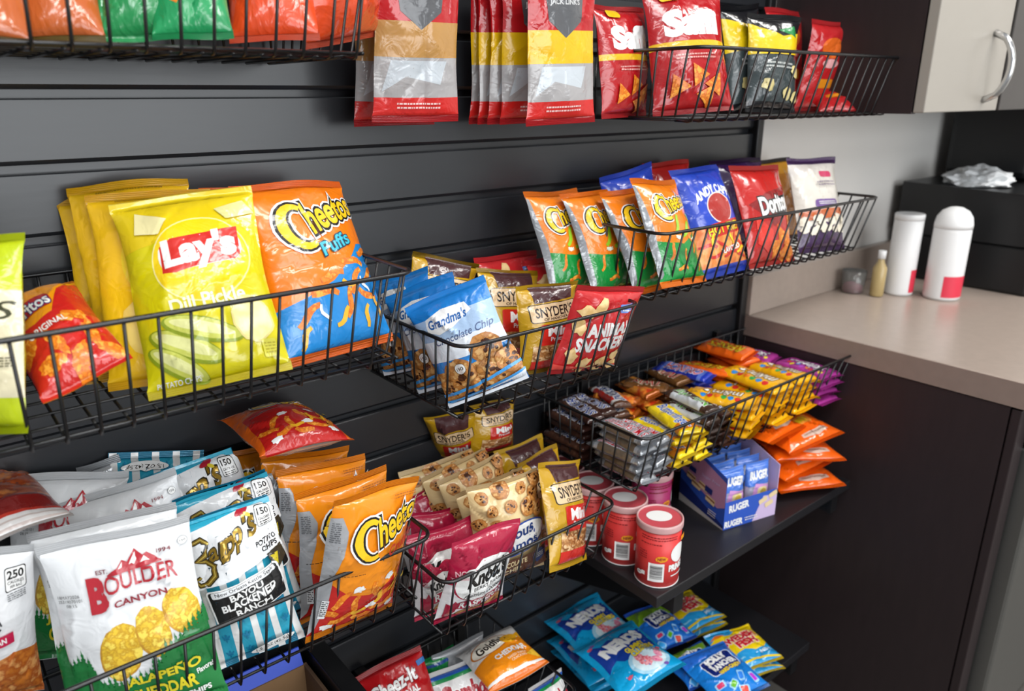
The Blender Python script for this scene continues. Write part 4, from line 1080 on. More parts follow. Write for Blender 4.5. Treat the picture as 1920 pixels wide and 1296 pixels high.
PLACE = [
  ('yellow', (0.1805, -0.0947, 1.093), -24.6, -0.0, -11.5, 0.1253, 0.2053, 'deep yellow chip bag rearmost at the left of the yellow bags', 'large chip bags in the second row basket', 0, 1.0),
  ('yellow', (0.1855, -0.1257, 1.106), -23.5, -1.7, -14.4, 0.1204, 0.2098, 'deep yellow chip bag with the tallest top corner, second from the wall', 'large chip bags in the second row basket', 1, 1.0),
  ('yellow', (0.1873, -0.1635, 1.1027), -26.0, -0.4, -16.7, 0.1222, 0.2085, 'deep yellow chip bag directly behind the pickle flavoured bag', 'large chip bags in the second row basket', 2, 1.0),
  ('dill', (0.2188, -0.2191, 1.1095), -29.7, -5.8, -18.4, 0.1392, 0.205, 'yellow-green pickle flavoured chip bag with red ribbon logo', 'large chip bags in the second row basket', 0, 1.0),
  ('puffs', (0.3436, -0.1443, 1.0975), -23.3, 2.6, 7.4, 0.1535, 0.2041, 'orange puff bag mostly hidden behind its twin with blue print', 'large chip bags in the second row basket', 1, 1.0),
  ('puffs', (0.368, -0.1925, 1.103), -25.2, 3.1, 13.6, 0.154, 0.2079, 'orange and blue cheese puff bag in the second row left basket', 'large chip bags in the second row basket', 0, 1.0),
  ('lime', (0.0158, -0.1937, 1.1051), -18.5, -9.4, -54.8, 0.1232, 0.1711, 'lime and cream chip bag cut off by the left picture edge', 'large chip bags in the second row basket', 0, 1.0),
  ('original', (0.1049, -0.2124, 1.1399), -65.5, -16.2, 0.9, 0.0816, 0.149, 'red and orange corn chip bag slumped beside the lime bag', 'large chip bags in the second row basket', 0, 1.0),
  ('cookie', (0.5111, -0.1108, 1.0257), -8.4, -18.8, -70.0, 0.1152, 0.133, 'blue cookie bag rearmost of the three in its basket', 'bags in the short cookie and cracker basket', 1, 1.0),
  ('cookie', (0.5248, -0.1794, 1.0216), -4.1, -23.0, -63.0, 0.1139, 0.14, 'blue cookie bag in the middle between its two twins', 'bags in the short cookie and cracker basket', 2, 1.0),
  ('cookie', (0.5419, -0.2372, 1.0233), -4.2, -24.7, -46.9, 0.1131, 0.1427, 'blue and white cookie bag at the front corner of its basket', 'bags in the short cookie and cracker basket', 0, 1.0),
  ('snyder', (0.5725, -0.0617, 1.0176), -12.5, 16.4, -7.9, 0.1104, 0.148, 'gold pretzel bag rearmost of three, behind the blue cookie bag', 'gold pretzel bags in the third row basket', 0, 1.0),
  ('snyder', (0.6754, -0.1126, 0.9985), -14.7, 9.8, -5.5, 0.1146, 0.1419, 'gold and brown pretzel bag second from front, third row basket', 'gold pretzel bags in the third row basket', 1, 1.0),
  ('snyder', (0.7016, -0.1712, 0.997), -5.5, 1.6, -6.0, 0.1068, 0.1304, 'gold pretzel bag with beige name panel in front of its twins, third row', 'gold pretzel bags in the third row basket', 0, 1.0),
  ('animal', (0.7379, -0.0584, 1.0033), -14.7, 3.0, 3.6, 0.1316, 0.1454, 'red cracker bag rearmost at the wall, third row basket', 'red cracker bags in the third row basket', 1, 1.0),
  ('animal', (0.8093, -0.1041, 0.9998), -16.6, 2.8, 4.4, 0.1391, 0.1429, 'red cracker bag with small blue tag behind the front red bag', 'red cracker bags in the third row basket', 2, 1.0),
  ('animal', (0.741, -0.1992, 0.995), 14.7, 10.4, 0.1, 0.1411, 0.1389, 'red cracker bag with white block lettering at the front right', 'red cracker bags in the third row basket', 0, 1.0),
  ('jal', (0.7958, -0.1335, 1.0912), -24.0, 1.8, 3.0, 0.1164, 0.1673, 'orange and green cheese snack bag farthest left of the four', 'orange and green cheese snack bags, second row right', 1, 1.0),
  ('jal', (0.8512, -0.1653, 1.0901), -25.1, 1.0, 5.0, 0.1173, 0.1672, 'orange and green cheese snack bag second from left of the four', 'orange and green cheese snack bags, second row right', 2, 1.0),
  ('jal', (0.9017, -0.2032, 1.0926), -26.6, 0.8, 5.0, 0.1193, 0.1687, 'orange and green cheese snack bag third from left of the four', 'orange and green cheese snack bags, second row right', 3, 1.0),
  ('jal', (0.9185, -0.2423, 1.1065), -27.3, 4.0, 4.4, 0.1223, 0.1741, 'orange and green cheese snack bag foremost, logo fully visible', 'orange and green cheese snack bags, second row right', 0, 1.0),
  ('andy', (1.0074, -0.0998, 1.0991), -16.8, -9.7, -2.5, 0.1276, 0.1722, 'blue snack bag peeking over the orange bags near the wall', 'snack bags at the right of the second row', 1, 1.0),
  ('doritos', (1.1129, -0.0726, 1.0972), -14.2, -0.0, -1.1, 0.1215, 0.1769, 'dark red chip bag tip between the two blue bags', 'snack bags at the right of the second row', 1, 1.0),
  ('andy', (1.0656, -0.2146, 1.0961), -25.1, -2.2, -3.5, 0.1221, 0.1907, 'blue hot fries bag with white arched name', 'snack bags at the right of the second row', 0, 1.0),
  ('purple', (1.3021, -0.0955, 1.0983), -16.1, 0.8, -2.6, 0.1603, 0.1732, 'dark purple chip bag behind the red tortilla chip bag', 'snack bags at the right of the second row', 0, 1.0),
  ('amber', (1.4156, -0.0954, 1.0944), -16.5, -0.0, -1.0, 0.1432, 0.1697, 'amber chip bag with dark top behind the red tortilla chip bag', 'snack bags at the right of the second row', 0, 1.0),
  ('doritos', (1.2019, -0.2156, 1.0936), -19.6, 3.3, 4.7, 0.169, 0.1808, 'red tortilla chip bag with white name, second row right', 'snack bags at the right of the second row', 0, 1.0),
  ('pop', (1.391, -0.2043, 1.0916), -18.6, 1.9, -8.6, 0.1407, 0.1847, 'cream and purple popcorn bag at the end of the second row', 'snack bags at the right of the second row', 0, 1.0),
  ('silver', (0.1213, -0.0397, 0.7831), -11.2, -8.0, -14.6, 0.092, 0.1894, 'silver-grey bag back against the slat wall, front left basket', '', 0, 1.0),
  ('boulder', (0.0483, -0.077, 0.7743), -16.0, 8.3, -16.6, 0.1217, 0.2113, 'white kettle chip bag rearmost of four with red mountain logo', 'white kettle chip bags in the front left basket', 3, 1.0),
  ('boulder', (0.1516, -0.1292, 0.7671), -13.6, -10.6, -17.5, 0.1276, 0.2048, 'white kettle chip bag third from the front, tilted to the right', 'white kettle chip bags in the front left basket', 2, 1.0),
  ('boulder', (0.1, -0.1803, 0.763), -11.1, -2.3, -16.2, 0.1414, 0.2071, 'white kettle chip bag just behind the foremost one', 'white kettle chip bags in the front left basket', 1, 1.0),
  ('boulder', (0.107, -0.2283, 0.7706), -9.9, -4.7, -19.6, 0.141, 0.2064, 'white and green kettle chip bag with red mountain logo, foremost', 'white kettle chip bags in the front left basket', 0, 1.0),
  ('bbq', (0.03, -0.1365, 0.972), -88, 0, 8.7, 0.1004, 0.1614, 'rust-brown chip bag with pale sealed edge at the left edge', '', 0, 1.0),
  ('white250', (-0.0266, -0.1131, 0.78), 11.0, 6.8, -6.8, 0.0937, 0.1996, 'white chip bag with nutrition box cut off by the left edge', '', 0, 1.0),
  ('zapps', (0.1918, -0.0124, 0.965), 17.4, 192.6, -7.5, 0.1091, 0.1926, 'turquoise striped chip bag rearmost, only its striped end visible', 'turquoise striped chip bags in the front left basket', 3, 1.0),
  ('zapps', (0.2309, -0.1118, 0.7746), -14.3, -8.5, -9.7, 0.1084, 0.194, 'turquoise striped chip bag third from front with gold lettering', 'turquoise striped chip bags in the front left basket', 2, 1.0),
  ('zapps', (0.2504, -0.1573, 0.7655), -12.3, -8.1, -9.2, 0.1066, 0.1892, 'turquoise striped chip bag second from front, half hidden', 'turquoise striped chip bags in the front left basket', 1, 1.0),
  ('zapps', (0.2244, -0.2112, 0.771), -11.2, -6.1, -11.0, 0.1024, 0.1819, 'turquoise striped chip bag foremost with black flavour plate', 'turquoise striped chip bags in the front left basket', 0, 1.0),
  ('crunchy', (0.2914, -0.0615, 0.7681), -11.1, 1.4, -10.8, 0.0812, 0.1771, 'orange cheese snack bag edge behind the turquoise bags', 'orange cheese snack bags in the front left basket', 4, 1.0),
  ('crunchy', (0.3222, -0.103, 0.7624), -5.2, 10.4, 2.3, 0.1252, 0.1838, 'orange cheese snack bag rearmost of the row of four', 'orange cheese snack bags in the front left basket', 3, 1.0),
  ('crunchy', (0.3322, -0.1363, 0.7595), -2.4, 8.7, 3.6, 0.1278, 0.183, 'orange cheese snack bag third from front of the row of four', 'orange cheese snack bags in the front left basket', 2, 1.0),
  ('crunchy', (0.3512, -0.1706, 0.7513), 0.8, 3.4, 5.2, 0.1315, 0.1815, 'orange cheese snack bag second from front of the row of four', 'orange cheese snack bags in the front left basket', 1, 1.0),
  ('crunchy', (0.3295, -0.227, 0.7679), 8.5, 10.8, 9.3, 0.1301, 0.1923, 'orange and red crunchy cheese snack bag, foremost of four', 'orange cheese snack bags in the front left basket', 0, 1.0),
  ('flamin', (0.3327, -0.1504, 0.9782), -88.4, 8.3, 3.4, 0.1247, 0.1308, 'orange and red snack bag lying flat on top of the orange row', '', 0, 1.0),
  ('snyder', (0.6641, 0.0129, 0.7898), 32.8, -4.7, -37.8, 0.0813, 0.138, 'dark gold pretzel bag leaning on the wall, left of two tall ones', 'gold pretzel bags in the fourth row basket', 2, 1.0),
  ('snyder', (0.694, -0.0425, 0.8161), -7.5, 8.3, 3.7, 0.1012, 0.0861, 'gold pretzel bag standing tall at the back of its basket', 'gold pretzel bags in the fourth row basket', 3, 1.0),
  ('snyder', (0.7202, -0.1163, 0.6859), -13.5, 2.3, 4.4, 0.1138, 0.1564, 'gold pretzel bag third from front at the right of the basket', 'gold pretzel bags in the fourth row basket', 1, 1.0),
  ('snyder', (0.7174, -0.1696, 0.6882), -13.8, 3.9, 14.1, 0.1097, 0.1569, 'gold pretzel bag second from front at the right of the basket', 'gold pretzel bags in the fourth row basket', 2, 1.0),
  ('snyder', (0.6753, -0.2552, 0.7149), -20.4, 20.0, 16.3, 0.1237, 0.1559, 'gold pretzel bag with red mini panel at the front right corner', 'gold pretzel bags in the fourth row basket', 0, 1.0),
  ('amos', (0.587, -0.0928, 0.6871), -20.1, -4.9, -10.4, 0.1277, 0.1569, 'cream cookie bag rearmost, lying back against the wall', 'cream cookie bags in the fourth row basket', 3, 1.0),
  ('amos', (0.621, -0.1081, 0.691), -13.9, -11.5, -8.2, 0.1165, 0.1557, 'cream cookie bag fourth from the front of its row', 'cream cookie bags in the fourth row basket', 2, 1.0),
  ('amos', (0.6269, -0.1295, 0.69), -9.6, -9.8, -6.1, 0.1115, 0.1567, 'cream cookie bag third from the front of its row', 'cream cookie bags in the fourth row basket', 1, 1.0),
  ('amos', (0.6275, -0.1615, 0.6841), -6.6, -7.4, -7.8, 0.1174, 0.1536, 'cream cookie bag second from the front of its row', 'cream cookie bags in the fourth row basket', 4, 1.0),
  ('amos', (0.611, -0.1917, 0.6923), -4.5, -2.2, -12.0, 0.1156, 0.1629, 'cream cookie bag with brown cookies print, foremost of its row', 'cream cookie bags in the fourth row basket', 0, 1.0),
  ('knott', (0.5494, -0.0755, 0.6797), -9.3, -10.1, 2.8, 0.0955, 0.1225, 'crimson cookie bag rearmost behind the orange snack bag', 'crimson and white cookie bags in the fourth row basket', 4, 1.0),
  ('knott', (0.524, -0.1158, 0.6745), -6.9, 8.6, -3.5, 0.0928, 0.12, 'crimson cookie bag fourth from front, only its top visible', 'crimson and white cookie bags in the fourth row basket', 3, 1.0),
  ('knott', (0.5162, -0.168, 0.6693), -3.5, -0.8, -4.9, 0.1192, 0.1328, 'crimson and white cookie bag behind the foremost two', 'crimson and white cookie bags in the fourth row basket', 2, 1.0),
  ('knott', (0.5035, -0.1544, 0.6765), 11.0, -4.9, -10.2, 0.0681, 0.0894, 'crimson and white cookie bag low at the left, half hidden', 'crimson and white cookie bags in the fourth row basket', 1, 1.0),
  ('knott', (0.5108, -0.2209, 0.6942), 13.6, 5.3, -1.6, 0.116, 0.1476, 'crimson and white cookie bag foremost with oval name', 'crimson and white cookie bags in the fourth row basket', 0, 1.0),
  ('silver', (0.5992, -0.0856, 0.354), -12.4, -0.0, -3.7, 0.1047, 0.1345, 'plain silver bag against the wall in the lowest basket', 'cracker bags in the lowest basket', 1, 1.0),
  ('green', (0.5645, -0.0781, 0.3739), -13.8, 0.3, 1.2, 0.0648, 0.1126, 'green and white cracker bag peeking from behind the red cracker bag', 'cracker bags in the lowest basket', 0, 1.0),
  ('combos', (0.5585, -0.169, 0.3664), -30.6, -0.0, -7.7, 0.1114, 0.1412, 'white snack bag with red curved lettering in the lowest basket', 'cracker bags in the lowest basket', 0, 1.0),
  ('cheezit', (0.4665, -0.1535, 0.3964), -37.2, -8.4, -9.4, 0.1166, 0.1599, 'red cheese cracker bag at the left of the lowest basket', 'cracker bags in the lowest basket', 0, 1.0),
  ('goldfish', (0.6263, -0.1995, 0.4944), -91.8, -4.9, -5.7, 0.1131, 0.1195, 'white and orange cheddar cracker bag on top, lowest basket', 'cracker bags in the lowest basket', 0, 1.0),
  ('combos', (0.687, -0.2555, 0.3646), -40.0, 5.1, 6.0, 0.0799, 0.11, 'white bag end at the lower right of the lowest basket', 'cracker bags in the lowest basket', 1, 1.0),
  ('nerds', (0.9115, -0.1545, 0.285), -90, 0, -6.9, 0.116, 0.1465, 'blue gummy candy bag lying lowest of its pile', 'blue gummy candy bags on the lower shelf', 3, 1.0),
  ('nerds', (0.8915, -0.168, 0.32), -90, 0, -9.5, 0.1214, 0.1577, 'blue gummy candy bag lying between the lowest and the upper two', 'blue gummy candy bags on the lower shelf', 2, 1.0),
  ('nerds', (0.919, -0.1395, 0.355), -86, 0, -3.5, 0.148, 0.1408, 'blue gummy candy bag resting behind its twin on the pile', 'blue gummy candy bags on the lower shelf', 1, 1.0),
  ('nerds', (0.894, -0.2625, 0.375), -88, 0, -4.6, 0.1547, 0.1505, 'blue gummy candy bag foremost on the pile, lower shelf', 'blue gummy candy bags on the lower shelf', 0, 1.0),
  ('jollyg', (1.063, -0.181, 0.315), -84, 0, -8.4, 0.1052, 0.1158, 'blue hard candy bag with green label behind the gummy bags', 'blue hard candy bags on the lower shelf', 1, 1.0),
  ('jollyg', (1.048, -0.2765, 0.3), -90, 0, -11.4, 0.111, 0.0989, 'blue hard candy bag with small green label in the middle', 'blue hard candy bags on the lower shelf', 0, 1.0),
  ('jolly', (1.047, -0.351, 0.318), -88, 0, -11.9, 0.1246, 0.1313, 'blue hard candy bag foremost at the shelf front', 'blue hard candy bags on the lower shelf', 2, 1.0),
  ('fish', (1.184, -0.1665, 0.272), -90, 0, -6.7, 0.1261, 0.1108, 'yellow and blue fish candy bag lying under its twin behind the bracket', 'yellow and blue fish candy bags on the lower shelf', 3, 1.0),
  ('fish', (1.1705, -0.1695, 0.298), -90, 0, -6.5, 0.1273, 0.1107, 'yellow and blue fish candy bag on top behind the shelf bracket', 'yellow and blue fish candy bags on the lower shelf', 1, 1.0),
  ('fish', (1.1665, -0.3135, 0.27), -90, 0, -18.1, 0.1166, 0.1142, 'yellow and blue fish candy bag lowest of the right pile', 'yellow and blue fish candy bags on the lower shelf', 2, 1.0),
  ('fish', (1.161, -0.3105, 0.296), -90, 0, -16.1, 0.1174, 0.1103, 'yellow and blue fish candy bag topmost of the right pile', 'yellow and blue fish candy bags on the lower shelf', 0, 1.0),
  ('copper', (0.0725, -0.1838, 1.4245), -44.9, -1.6, -13.1, 0.0847, 0.1711, 'copper brown snack bag at the far left of the top basket', 'snack bags in the top left basket', 0, 1.0),
  ('copper', (0.1417, -0.155, 1.4298), -42.4, -1.9, -18.3, 0.0692, 0.173, 'copper brown snack bag between its twin and the green bag', 'snack bags in the top left basket', 1, 1.0),
  ('greenorange', (0.2015, -0.1692, 1.433), -38.2, -4.2, -20.9, 0.0709, 0.1723, 'green and orange snack bag in the top left basket', 'snack bags in the top left basket', 0, 1.0),
  ('greenwhite', (0.2401, -0.1994, 1.4339), -40.5, -3.8, -23.6, 0.0694, 0.18, 'green and white snack bag beside the red-orange bags, top row', 'snack bags in the top left basket', 0, 1.0),
  ('redorange', (0.3218, -0.1874, 1.436), -39.6, -2.5, -26.0, 0.0861, 0.194, 'red-orange snack bag left of its twin in the top left basket', 'snack bags in the top left basket', 0, 1.0),
  ('redorange', (0.4256, -0.1319, 1.4411), 6.1, -8.3, 27.0, 0.1487, 0.139, 'red-orange snack bag at the right end of the top left basket', 'snack bags in the top left basket', 1, 1.0),
  ('jerky', (0.5374, -0.044, 1.3472), 5.4, -0.2, -2.6, 0.1191, 0.2053, 'red hanging jerky bag nearest the wall on the left hook', 'red jerky bags hanging on wall hooks', 1, 1.0),
  ('jerky', (0.5366, -0.0992, 1.3527), 6.1, -0.1, -6.2, 0.1196, 0.1985, 'red hanging jerky bag with tan band, front of the left hook', 'red jerky bags hanging on wall hooks', 0, 1.0),
  ('jerkyy', (0.7293, -0.0379, 1.3459), 2.6, -1.0, -5.2, 0.1219, 0.2072, 'red hanging jerky bag nearest the wall on the right hook', 'red jerky bags hanging on the right hook', 0, 1.0),
  ('jerkyy', (0.7294, -0.0565, 1.3463), 2.5, -1.1, -5.0, 0.1216, 0.2048, 'red hanging jerky bag second from the wall on the right hook', 'red jerky bags hanging on the right hook', 1, 1.0),
  ('jerkyy', (0.7337, -0.0757, 1.3465), 2.2, -1.2, -5.0, 0.1214, 0.2029, 'red hanging jerky bag third from the wall on the right hook', 'red jerky bags hanging on the right hook', 2, 1.0),
  ('jerkyy', (0.7403, -0.0951, 1.3468), 2.0, -1.3, -5.2, 0.1214, 0.2011, 'red hanging jerky bag fourth from the wall on the right hook', 'red jerky bags hanging on the right hook', 3, 1.0),
  ('jerkyy', (0.7402, -0.1487, 1.3464), 1.5, -1.8, -5.3, 0.1195, 0.2017, 'red hanging jerky bag with yellow band, front of the right hook', 'red jerky bags hanging on the right hook', 4, 1.0),
  ('redtop', (0.903, -0.1187, 1.3516), -6.0, -0.8, 10.7, 0.1368, 0.1602, 'dark red tortilla chip bag behind its twin, top right basket', 'snack bags in the top right basket', 1, 1.0),
  ('redtop', (0.9802, -0.1891, 1.3574), -14.2, -2.6, -18.2, 0.1415, 0.1828, 'red tortilla chip bag with white name and yellow stripe, top right', 'snack bags in the top right basket', 0, 1.0),
  ('blackyellow', (1.2104, -0.1354, 1.354), -10.8, -5.9, 2.5, 0.1178, 0.1799, 'black and yellow popcorn bag behind its twin', 'snack bags in the top right basket', 1, 1.0),
  ('blackyellow', (1.2167, -0.1698, 1.3534), -7.4, 2.2, -11.3, 0.1222, 0.1613, 'black and yellow popcorn bag in front, top right basket', 'snack bags in the top right basket', 0, 1.0),
  ('redplain', (1.4046, -0.0827, 1.3598), -7.8, 0.3, 0.8, 0.1192, 0.183, 'plain red bag behind the black and yellow bags', 'snack bags in the top right basket', 1, 1.0),
  ('redplain', (1.4381, -0.1184, 1.3516), 8.5, -0.0, -3.3, 0.1204, 0.1649, 'red bag leaning to the right at the end of the top row', 'snack bags in the top right basket', 0, 1.0),
  ('redplain', (1.4307, -0.1783, 1.3539), -69.3, -6.0, -44.2, 0.0677, 0.1211, 'red bag lying flat in front of the leaning red bag', 'snack bags in the top right basket', 2, 1.0),
]

for (k, loc, ti, ro, ya, w, h, label, group, var, dep) in PLACE:
    bag(k, loc, ti, ro, ya, w, h, label, group or None, var, depth=dep)

# ------------------------------------------------------------------ wall hooks for the jerky bags
for x, lab in ((.537, 'black wall hook carrying the tan banded jerky bags'), (.735, 'black wall hook carrying the yellow banded jerky bags')):
    t = empty('wall_hook', (x, 0, 1.54)); tag(t, lab, 'hook', 'wall hooks in the top row')
    m = MB(); m.box(x-.02, x+.02, -.006, -.001, 1.515, 1.575, bev=.001); rel(m.build('plate', M_BLACK), t)
    m = MB(); m.tube([(x, -.006, 1.545), (x, -.20, 1.545), (x, -.215, 1.552), (x, -.222, 1.566)], .0028, 8); rel(m.build('prong', M_WIRE), t)

# ------------------------------------------------------------------ cans on the upper shelf
M_CAN = solid('red_can_paper', 'd63a38', .38, noise=.05, nscale=20)
M_CANP = solid('pink_can_paper', 'b0306a', .38, noise=.05)
M_LIDP = solid('translucent_lid', 'e6b9b8', .25, 0, .5, .08, trans=.25)
M_SEAL = solid('red_foil_lid', 'c8505a', .3, 0, .5, .12, 40)
M_PAPER = solid('white_print', 'e8e8e6', .45, noise=.03)
M_INK = solid('dark_ink', '2c2a2c', .5, noise=.1)
M_YEL = solid('orange_print', 'f0a020', .45, noise=.1)
M_DKRED = solid('dark_red_print', '8a1f22', .5, noise=.1)
def wrap(mb, art, r, z0, mats, lift=.0003):
    """wrap flat art (mm, x along the circumference) around a can of radius r"""
    for li, (V, F, mat) in enumerate(art.L):
        bm = bmesh.new()
        bv = [bm.verts.new((x/1000, y/1000, 0)) for x, y in V]
        for f in F:
            try: bm.faces.new([bv[i] for i in f])
            except ValueError: pass
        bmesh.ops.triangulate(bm, faces=bm.faces[:])
        x = -.12
        while x < .12:
            bmesh.ops.bisect_plane(bm, geom=bm.verts[:]+bm.edges[:]+bm.faces[:], plane_co=(x,0,0), plane_no=(1,0,0)); x += .004
        bm.verts.index_update()
        rr = r + lift + .00004*li
        vs = [(rr*math.sin(v.co.x/r), -rr*math.cos(v.co.x/r), z0 + v.co.y) for v in bm.verts]
        if mat not in mats: mats.append(mat)
        fs = []
        for f in bm.faces:
            q = [v.co for v in f.verts]
            ar = sum(q[i].x*q[(i+1) % len(q)].y - q[(i+1) % len(q)].x*q[i].y for i in range(len(q)))
            ix = [v.index for v in f.verts]; fs.append(ix if ar > 0 else ix[::-1])
        mb.add(vs, fs, mats.index(mat), True); bm.free()
def can_art():
    a = Art()
    a.rect(-20, 12, 6, 46, M_PAPER)
    rr = random.Random(3); y = 17
    while y < 42:
        d = rr.uniform(.5, 1.5); a.rect(-17, y, 3, y+d, M_INK); y += d + rr.uniform(.6, 1.3)
    a.ell(1, 55, 10, 5.5, M_YEL, wob=.15, n=30); a.text('NEW', 1, 55, 13, 4.5, M_DKRED, b=.04)
    a.ell(33, 62, 17, 17, M_PAPER, n=40); a.ell(33, 62, 15.8, 15.8, M_PAPER, n=40)
    a.text('PRINGLES', 36, 37, 44, 11, M_PAPER, b=.06); a.rect(18, 21, 50, 23, M_PAPER)
    tiny(a, -34, 93, 60, 2, M_DKRED, 4, 5); tiny(a, -34, 81, 34, 1, M_DKRED, 4, 6); tiny(a, -36, 66, 14, 4, M_DKRED, 4, 7)
    a.ell(-34, 24, 5, 4, M_PAPER, n=18); a.box(-27, 26, 6, 7, M_PAPER); a.text('67g', -34, 24, 6, 3, M_INK)
    a.box(42, 88, 16, 8, M_YEL, r=1)
    return a
CAN = []
def can(loc, turn, label, paper):
    t = empty('snack_can', loc, (0, 0, turn)); tag(t, label, 'can', 'snack cans on the upper shelf')
    key = paper.name
    mesh = dict(CAN).get(key)
    if mesh is None:
        r = .0362; mats = [paper, M_LIDP, M_SEAL, M_PAPER]
        m = MB(); m.lathe([(r*.97, .0015), (r, .002), (r, .104)], 56, 0); wrap(m, can_art(), r, 0, mats); b = m.build('body', mats, t)
        m = MB(); m.lathe([(r*.985, 0), (r*1.01, .0005), (r*1.01, .002), (r, .0022)], 56); ri = m.build('base_rim', M_PAPER, t)
        m = MB(); m.lathe([(r*1.005, .1015), (r*1.055, .1017), (r*1.06, .103), (r*1.06, .1105), (r*1.045, .1135), (r*.99, .1138), (r*.965, .1115)], 56, cap=False); l = m.build('lid', M_LIDP, t)
        m = MB(); m.lathe([(r*.97, .110), (r*.968, .1112)], 56); s = m.build('foil_seal', M_SEAL, t)
        m = MB(); n = 40; vs = [(.021*math.cos(6.2832*k/n)-.001, .0165*math.sin(6.2832*k/n)+.003, .1116) for k in range(n)]; m.add(vs, [tuple(range(n))]); e = m.build('printed_oval', M_PAPER, s)
        CAN.append((key, (b.data, ri.data, l.data, s.data, e.data)))
    else:
        for nm, me in zip(('body', 'base_rim', 'lid', 'foil_seal', 'printed_oval'), mesh):
            o = link(nm, me, t)
            if nm == 'printed_oval': o.parent = s_
            if nm == 'foil_seal': s_ = o
A = math.radians
can((.864, -.268, .6205), A(-42), 'red snack can nearest the front corner of the shelf', M_CAN)
can((.866, -.190, .6205), A(-40), 'red snack can second from the front of its row', M_CAN)
can((.864, -.113, .6205), A(-40), 'red snack can third from the front, behind the pretzel bag', M_CAN)
can((.866, -.036, .6205), A(-30), 'dark lidded snack can at the wall end of the row', M_CAN)
can((.982, -.150, .6205), A(0), 'pinkish snack can beside the display box under the candy basket', M_CANP)

# ------------------------------------------------------------------ printed display box of wafers
bx = empty('display_box', (1.064, -.256, .6205), (0, 0, A(-13.0))); tag(bx, 'blue and pink cardboard display box of wafer bars beside the cans', 'box')
M_BB = solid('blue_carton', '2f56b8', .4, noise=.08); M_NAVY = solid('navy_carton', '1c2c6e', .4, noise=.1); M_MAUVE = solid('mauve_carton', 'b887a8', .42, noise=.06)
M_LILAC = solid('lilac_carton', 'c9b4d8', .42, noise=.05); M_GREYC = solid('grey_board', 'b4b2ae', .6, noise=.08); M_CRM = solid('cream_wafer', 'e6cfa0', .5, noise=.2); M_PINKW = solid('pink_film', 'd89ac8', .3, noise=.1)
Wd, Dp = .127, .128
def sheet(mb, art, P0, ux, uy, nrm, mats):
    P0, ux, uy, nrm = Vector(P0), Vector(ux), Vector(uy), Vector(nrm)
    for li, (V, F, mat) in enumerate(art.L):
        if mat not in mats: mats.append(mat)
        vs = [P0 + ux*(x/1000) + uy*(y/1000) + nrm*(.0003+.00015*li) for x, y in V]
        mb.add(vs, F, mats.index(mat))
m = MB(); mats = [M_BB]
m.box(0, Wd, 0, .0012, 0, .056); a = Art()
a.poly([(0, 0), (127, 0), (127, 44), (86, 50), (60, 20), (0, 8)], M_LILAC); a.poly([(0, 0), (70, 0), (96, 56), (0, 56)], M_BB); a.text('RUGER', 34, 42, 46, 14, M_PAPER, b=.05, rot=4); a.text('RUGER', 24, 10, 42, 12, M_PAPER, b=.05)
for x, y in ((92, 40), (108, 30), (116, 48)): a.box(x, y, 20, 10, M_CRM, rot=20, r=2)
tiny(a, 50, 13, 30, 2, M_PAPER, 4); sheet(m, a, (0, 0, 0), (1, 0, 0), (0, 0, 1), (0, -1, 0), mats); m.build('front_panel', mats, bx)
for x0, nm, col in ((0, 'left_panel', 1), (Wd-.0012, 'right_panel', 0)):
    m = MB(); mats = [M_BB if col else M_LILAC]
    m.prism([(0, 0), (Dp, 0), (Dp, .125), (.075, .125), (0, .106)], 'x', x0, x0+.0012)
    if col:
        a = Art(); a.poly([(-128, 70), (-20, 36), (0, 46), (0, 96), (-75, 118), (-128, 118)], M_MAUVE); a.poly([(-128, 92), (-60, 125), (-128, 125)], M_NAVY); a.poly([(-128, 10), (0, 0), (0, 8), (-128, 50)], M_NAVY)
        a.poly([(-128, 0), (0, 0), (0, 3), (-128, 16)], M_GREYC)
        a.text('Sugar Free', -42, 84, 50, 8, M_LILAC, b=.01)
        for x, y in ((-96, 66), (-80, 56), (-60, 62), (-38, 44)): a.box(x, y, 26, 13, M_CRM, rot=-10, r=2); a.box(x, y+2, 25, 4, solid('wafer_brown', '8a5a3a', .5), rot=-10)
        a.box(-44, 62, 20, 12, M_NAVY, rot=-6); a.box(-92, 84, 20, 10, M_NAVY, rot=-6)
        tiny(a, -40, 24, 22, 3, M_PAPER, 4); sheet(m, a, (x0, 0, 0), (0, -1, 0), (0, 0, 1), (-1, 0, 0), mats)
    else:
        a = Art(); a.poly([(-127, 0), (0, 0), (0, 0)], M_LILAC)
    m.build(nm, mats, bx)
m = MB(); m.box(.0012, Wd-.0012, Dp-.0012, Dp, 0, .125); m.build('back_panel', M_BB, bx)
m = MB(); m.box(.0012, Wd-.0012, .0012, Dp-.0012, 0, .0012); m.build('floor_panel', M_BB, bx)
WAFER = None
barkind('wafer', 'wafer_packet', 'wafer packet', 58, 104, 18, Art().rect(-29, 60, 29, 104, F_('4a78d0')).poly([(-29, 10), (29, 10), (29, 56), (-10, 64)], F_('d59ad0')).box(8, 40, 24, 30, F_('e6d49a'), r=5).text('RUGER', 0, 80, 42, 15, WHT, b=.06).ell(10, 44, 8, 8, F_('d8b84a')), 'c8c4d4', 231, .3)
BOXM = bx
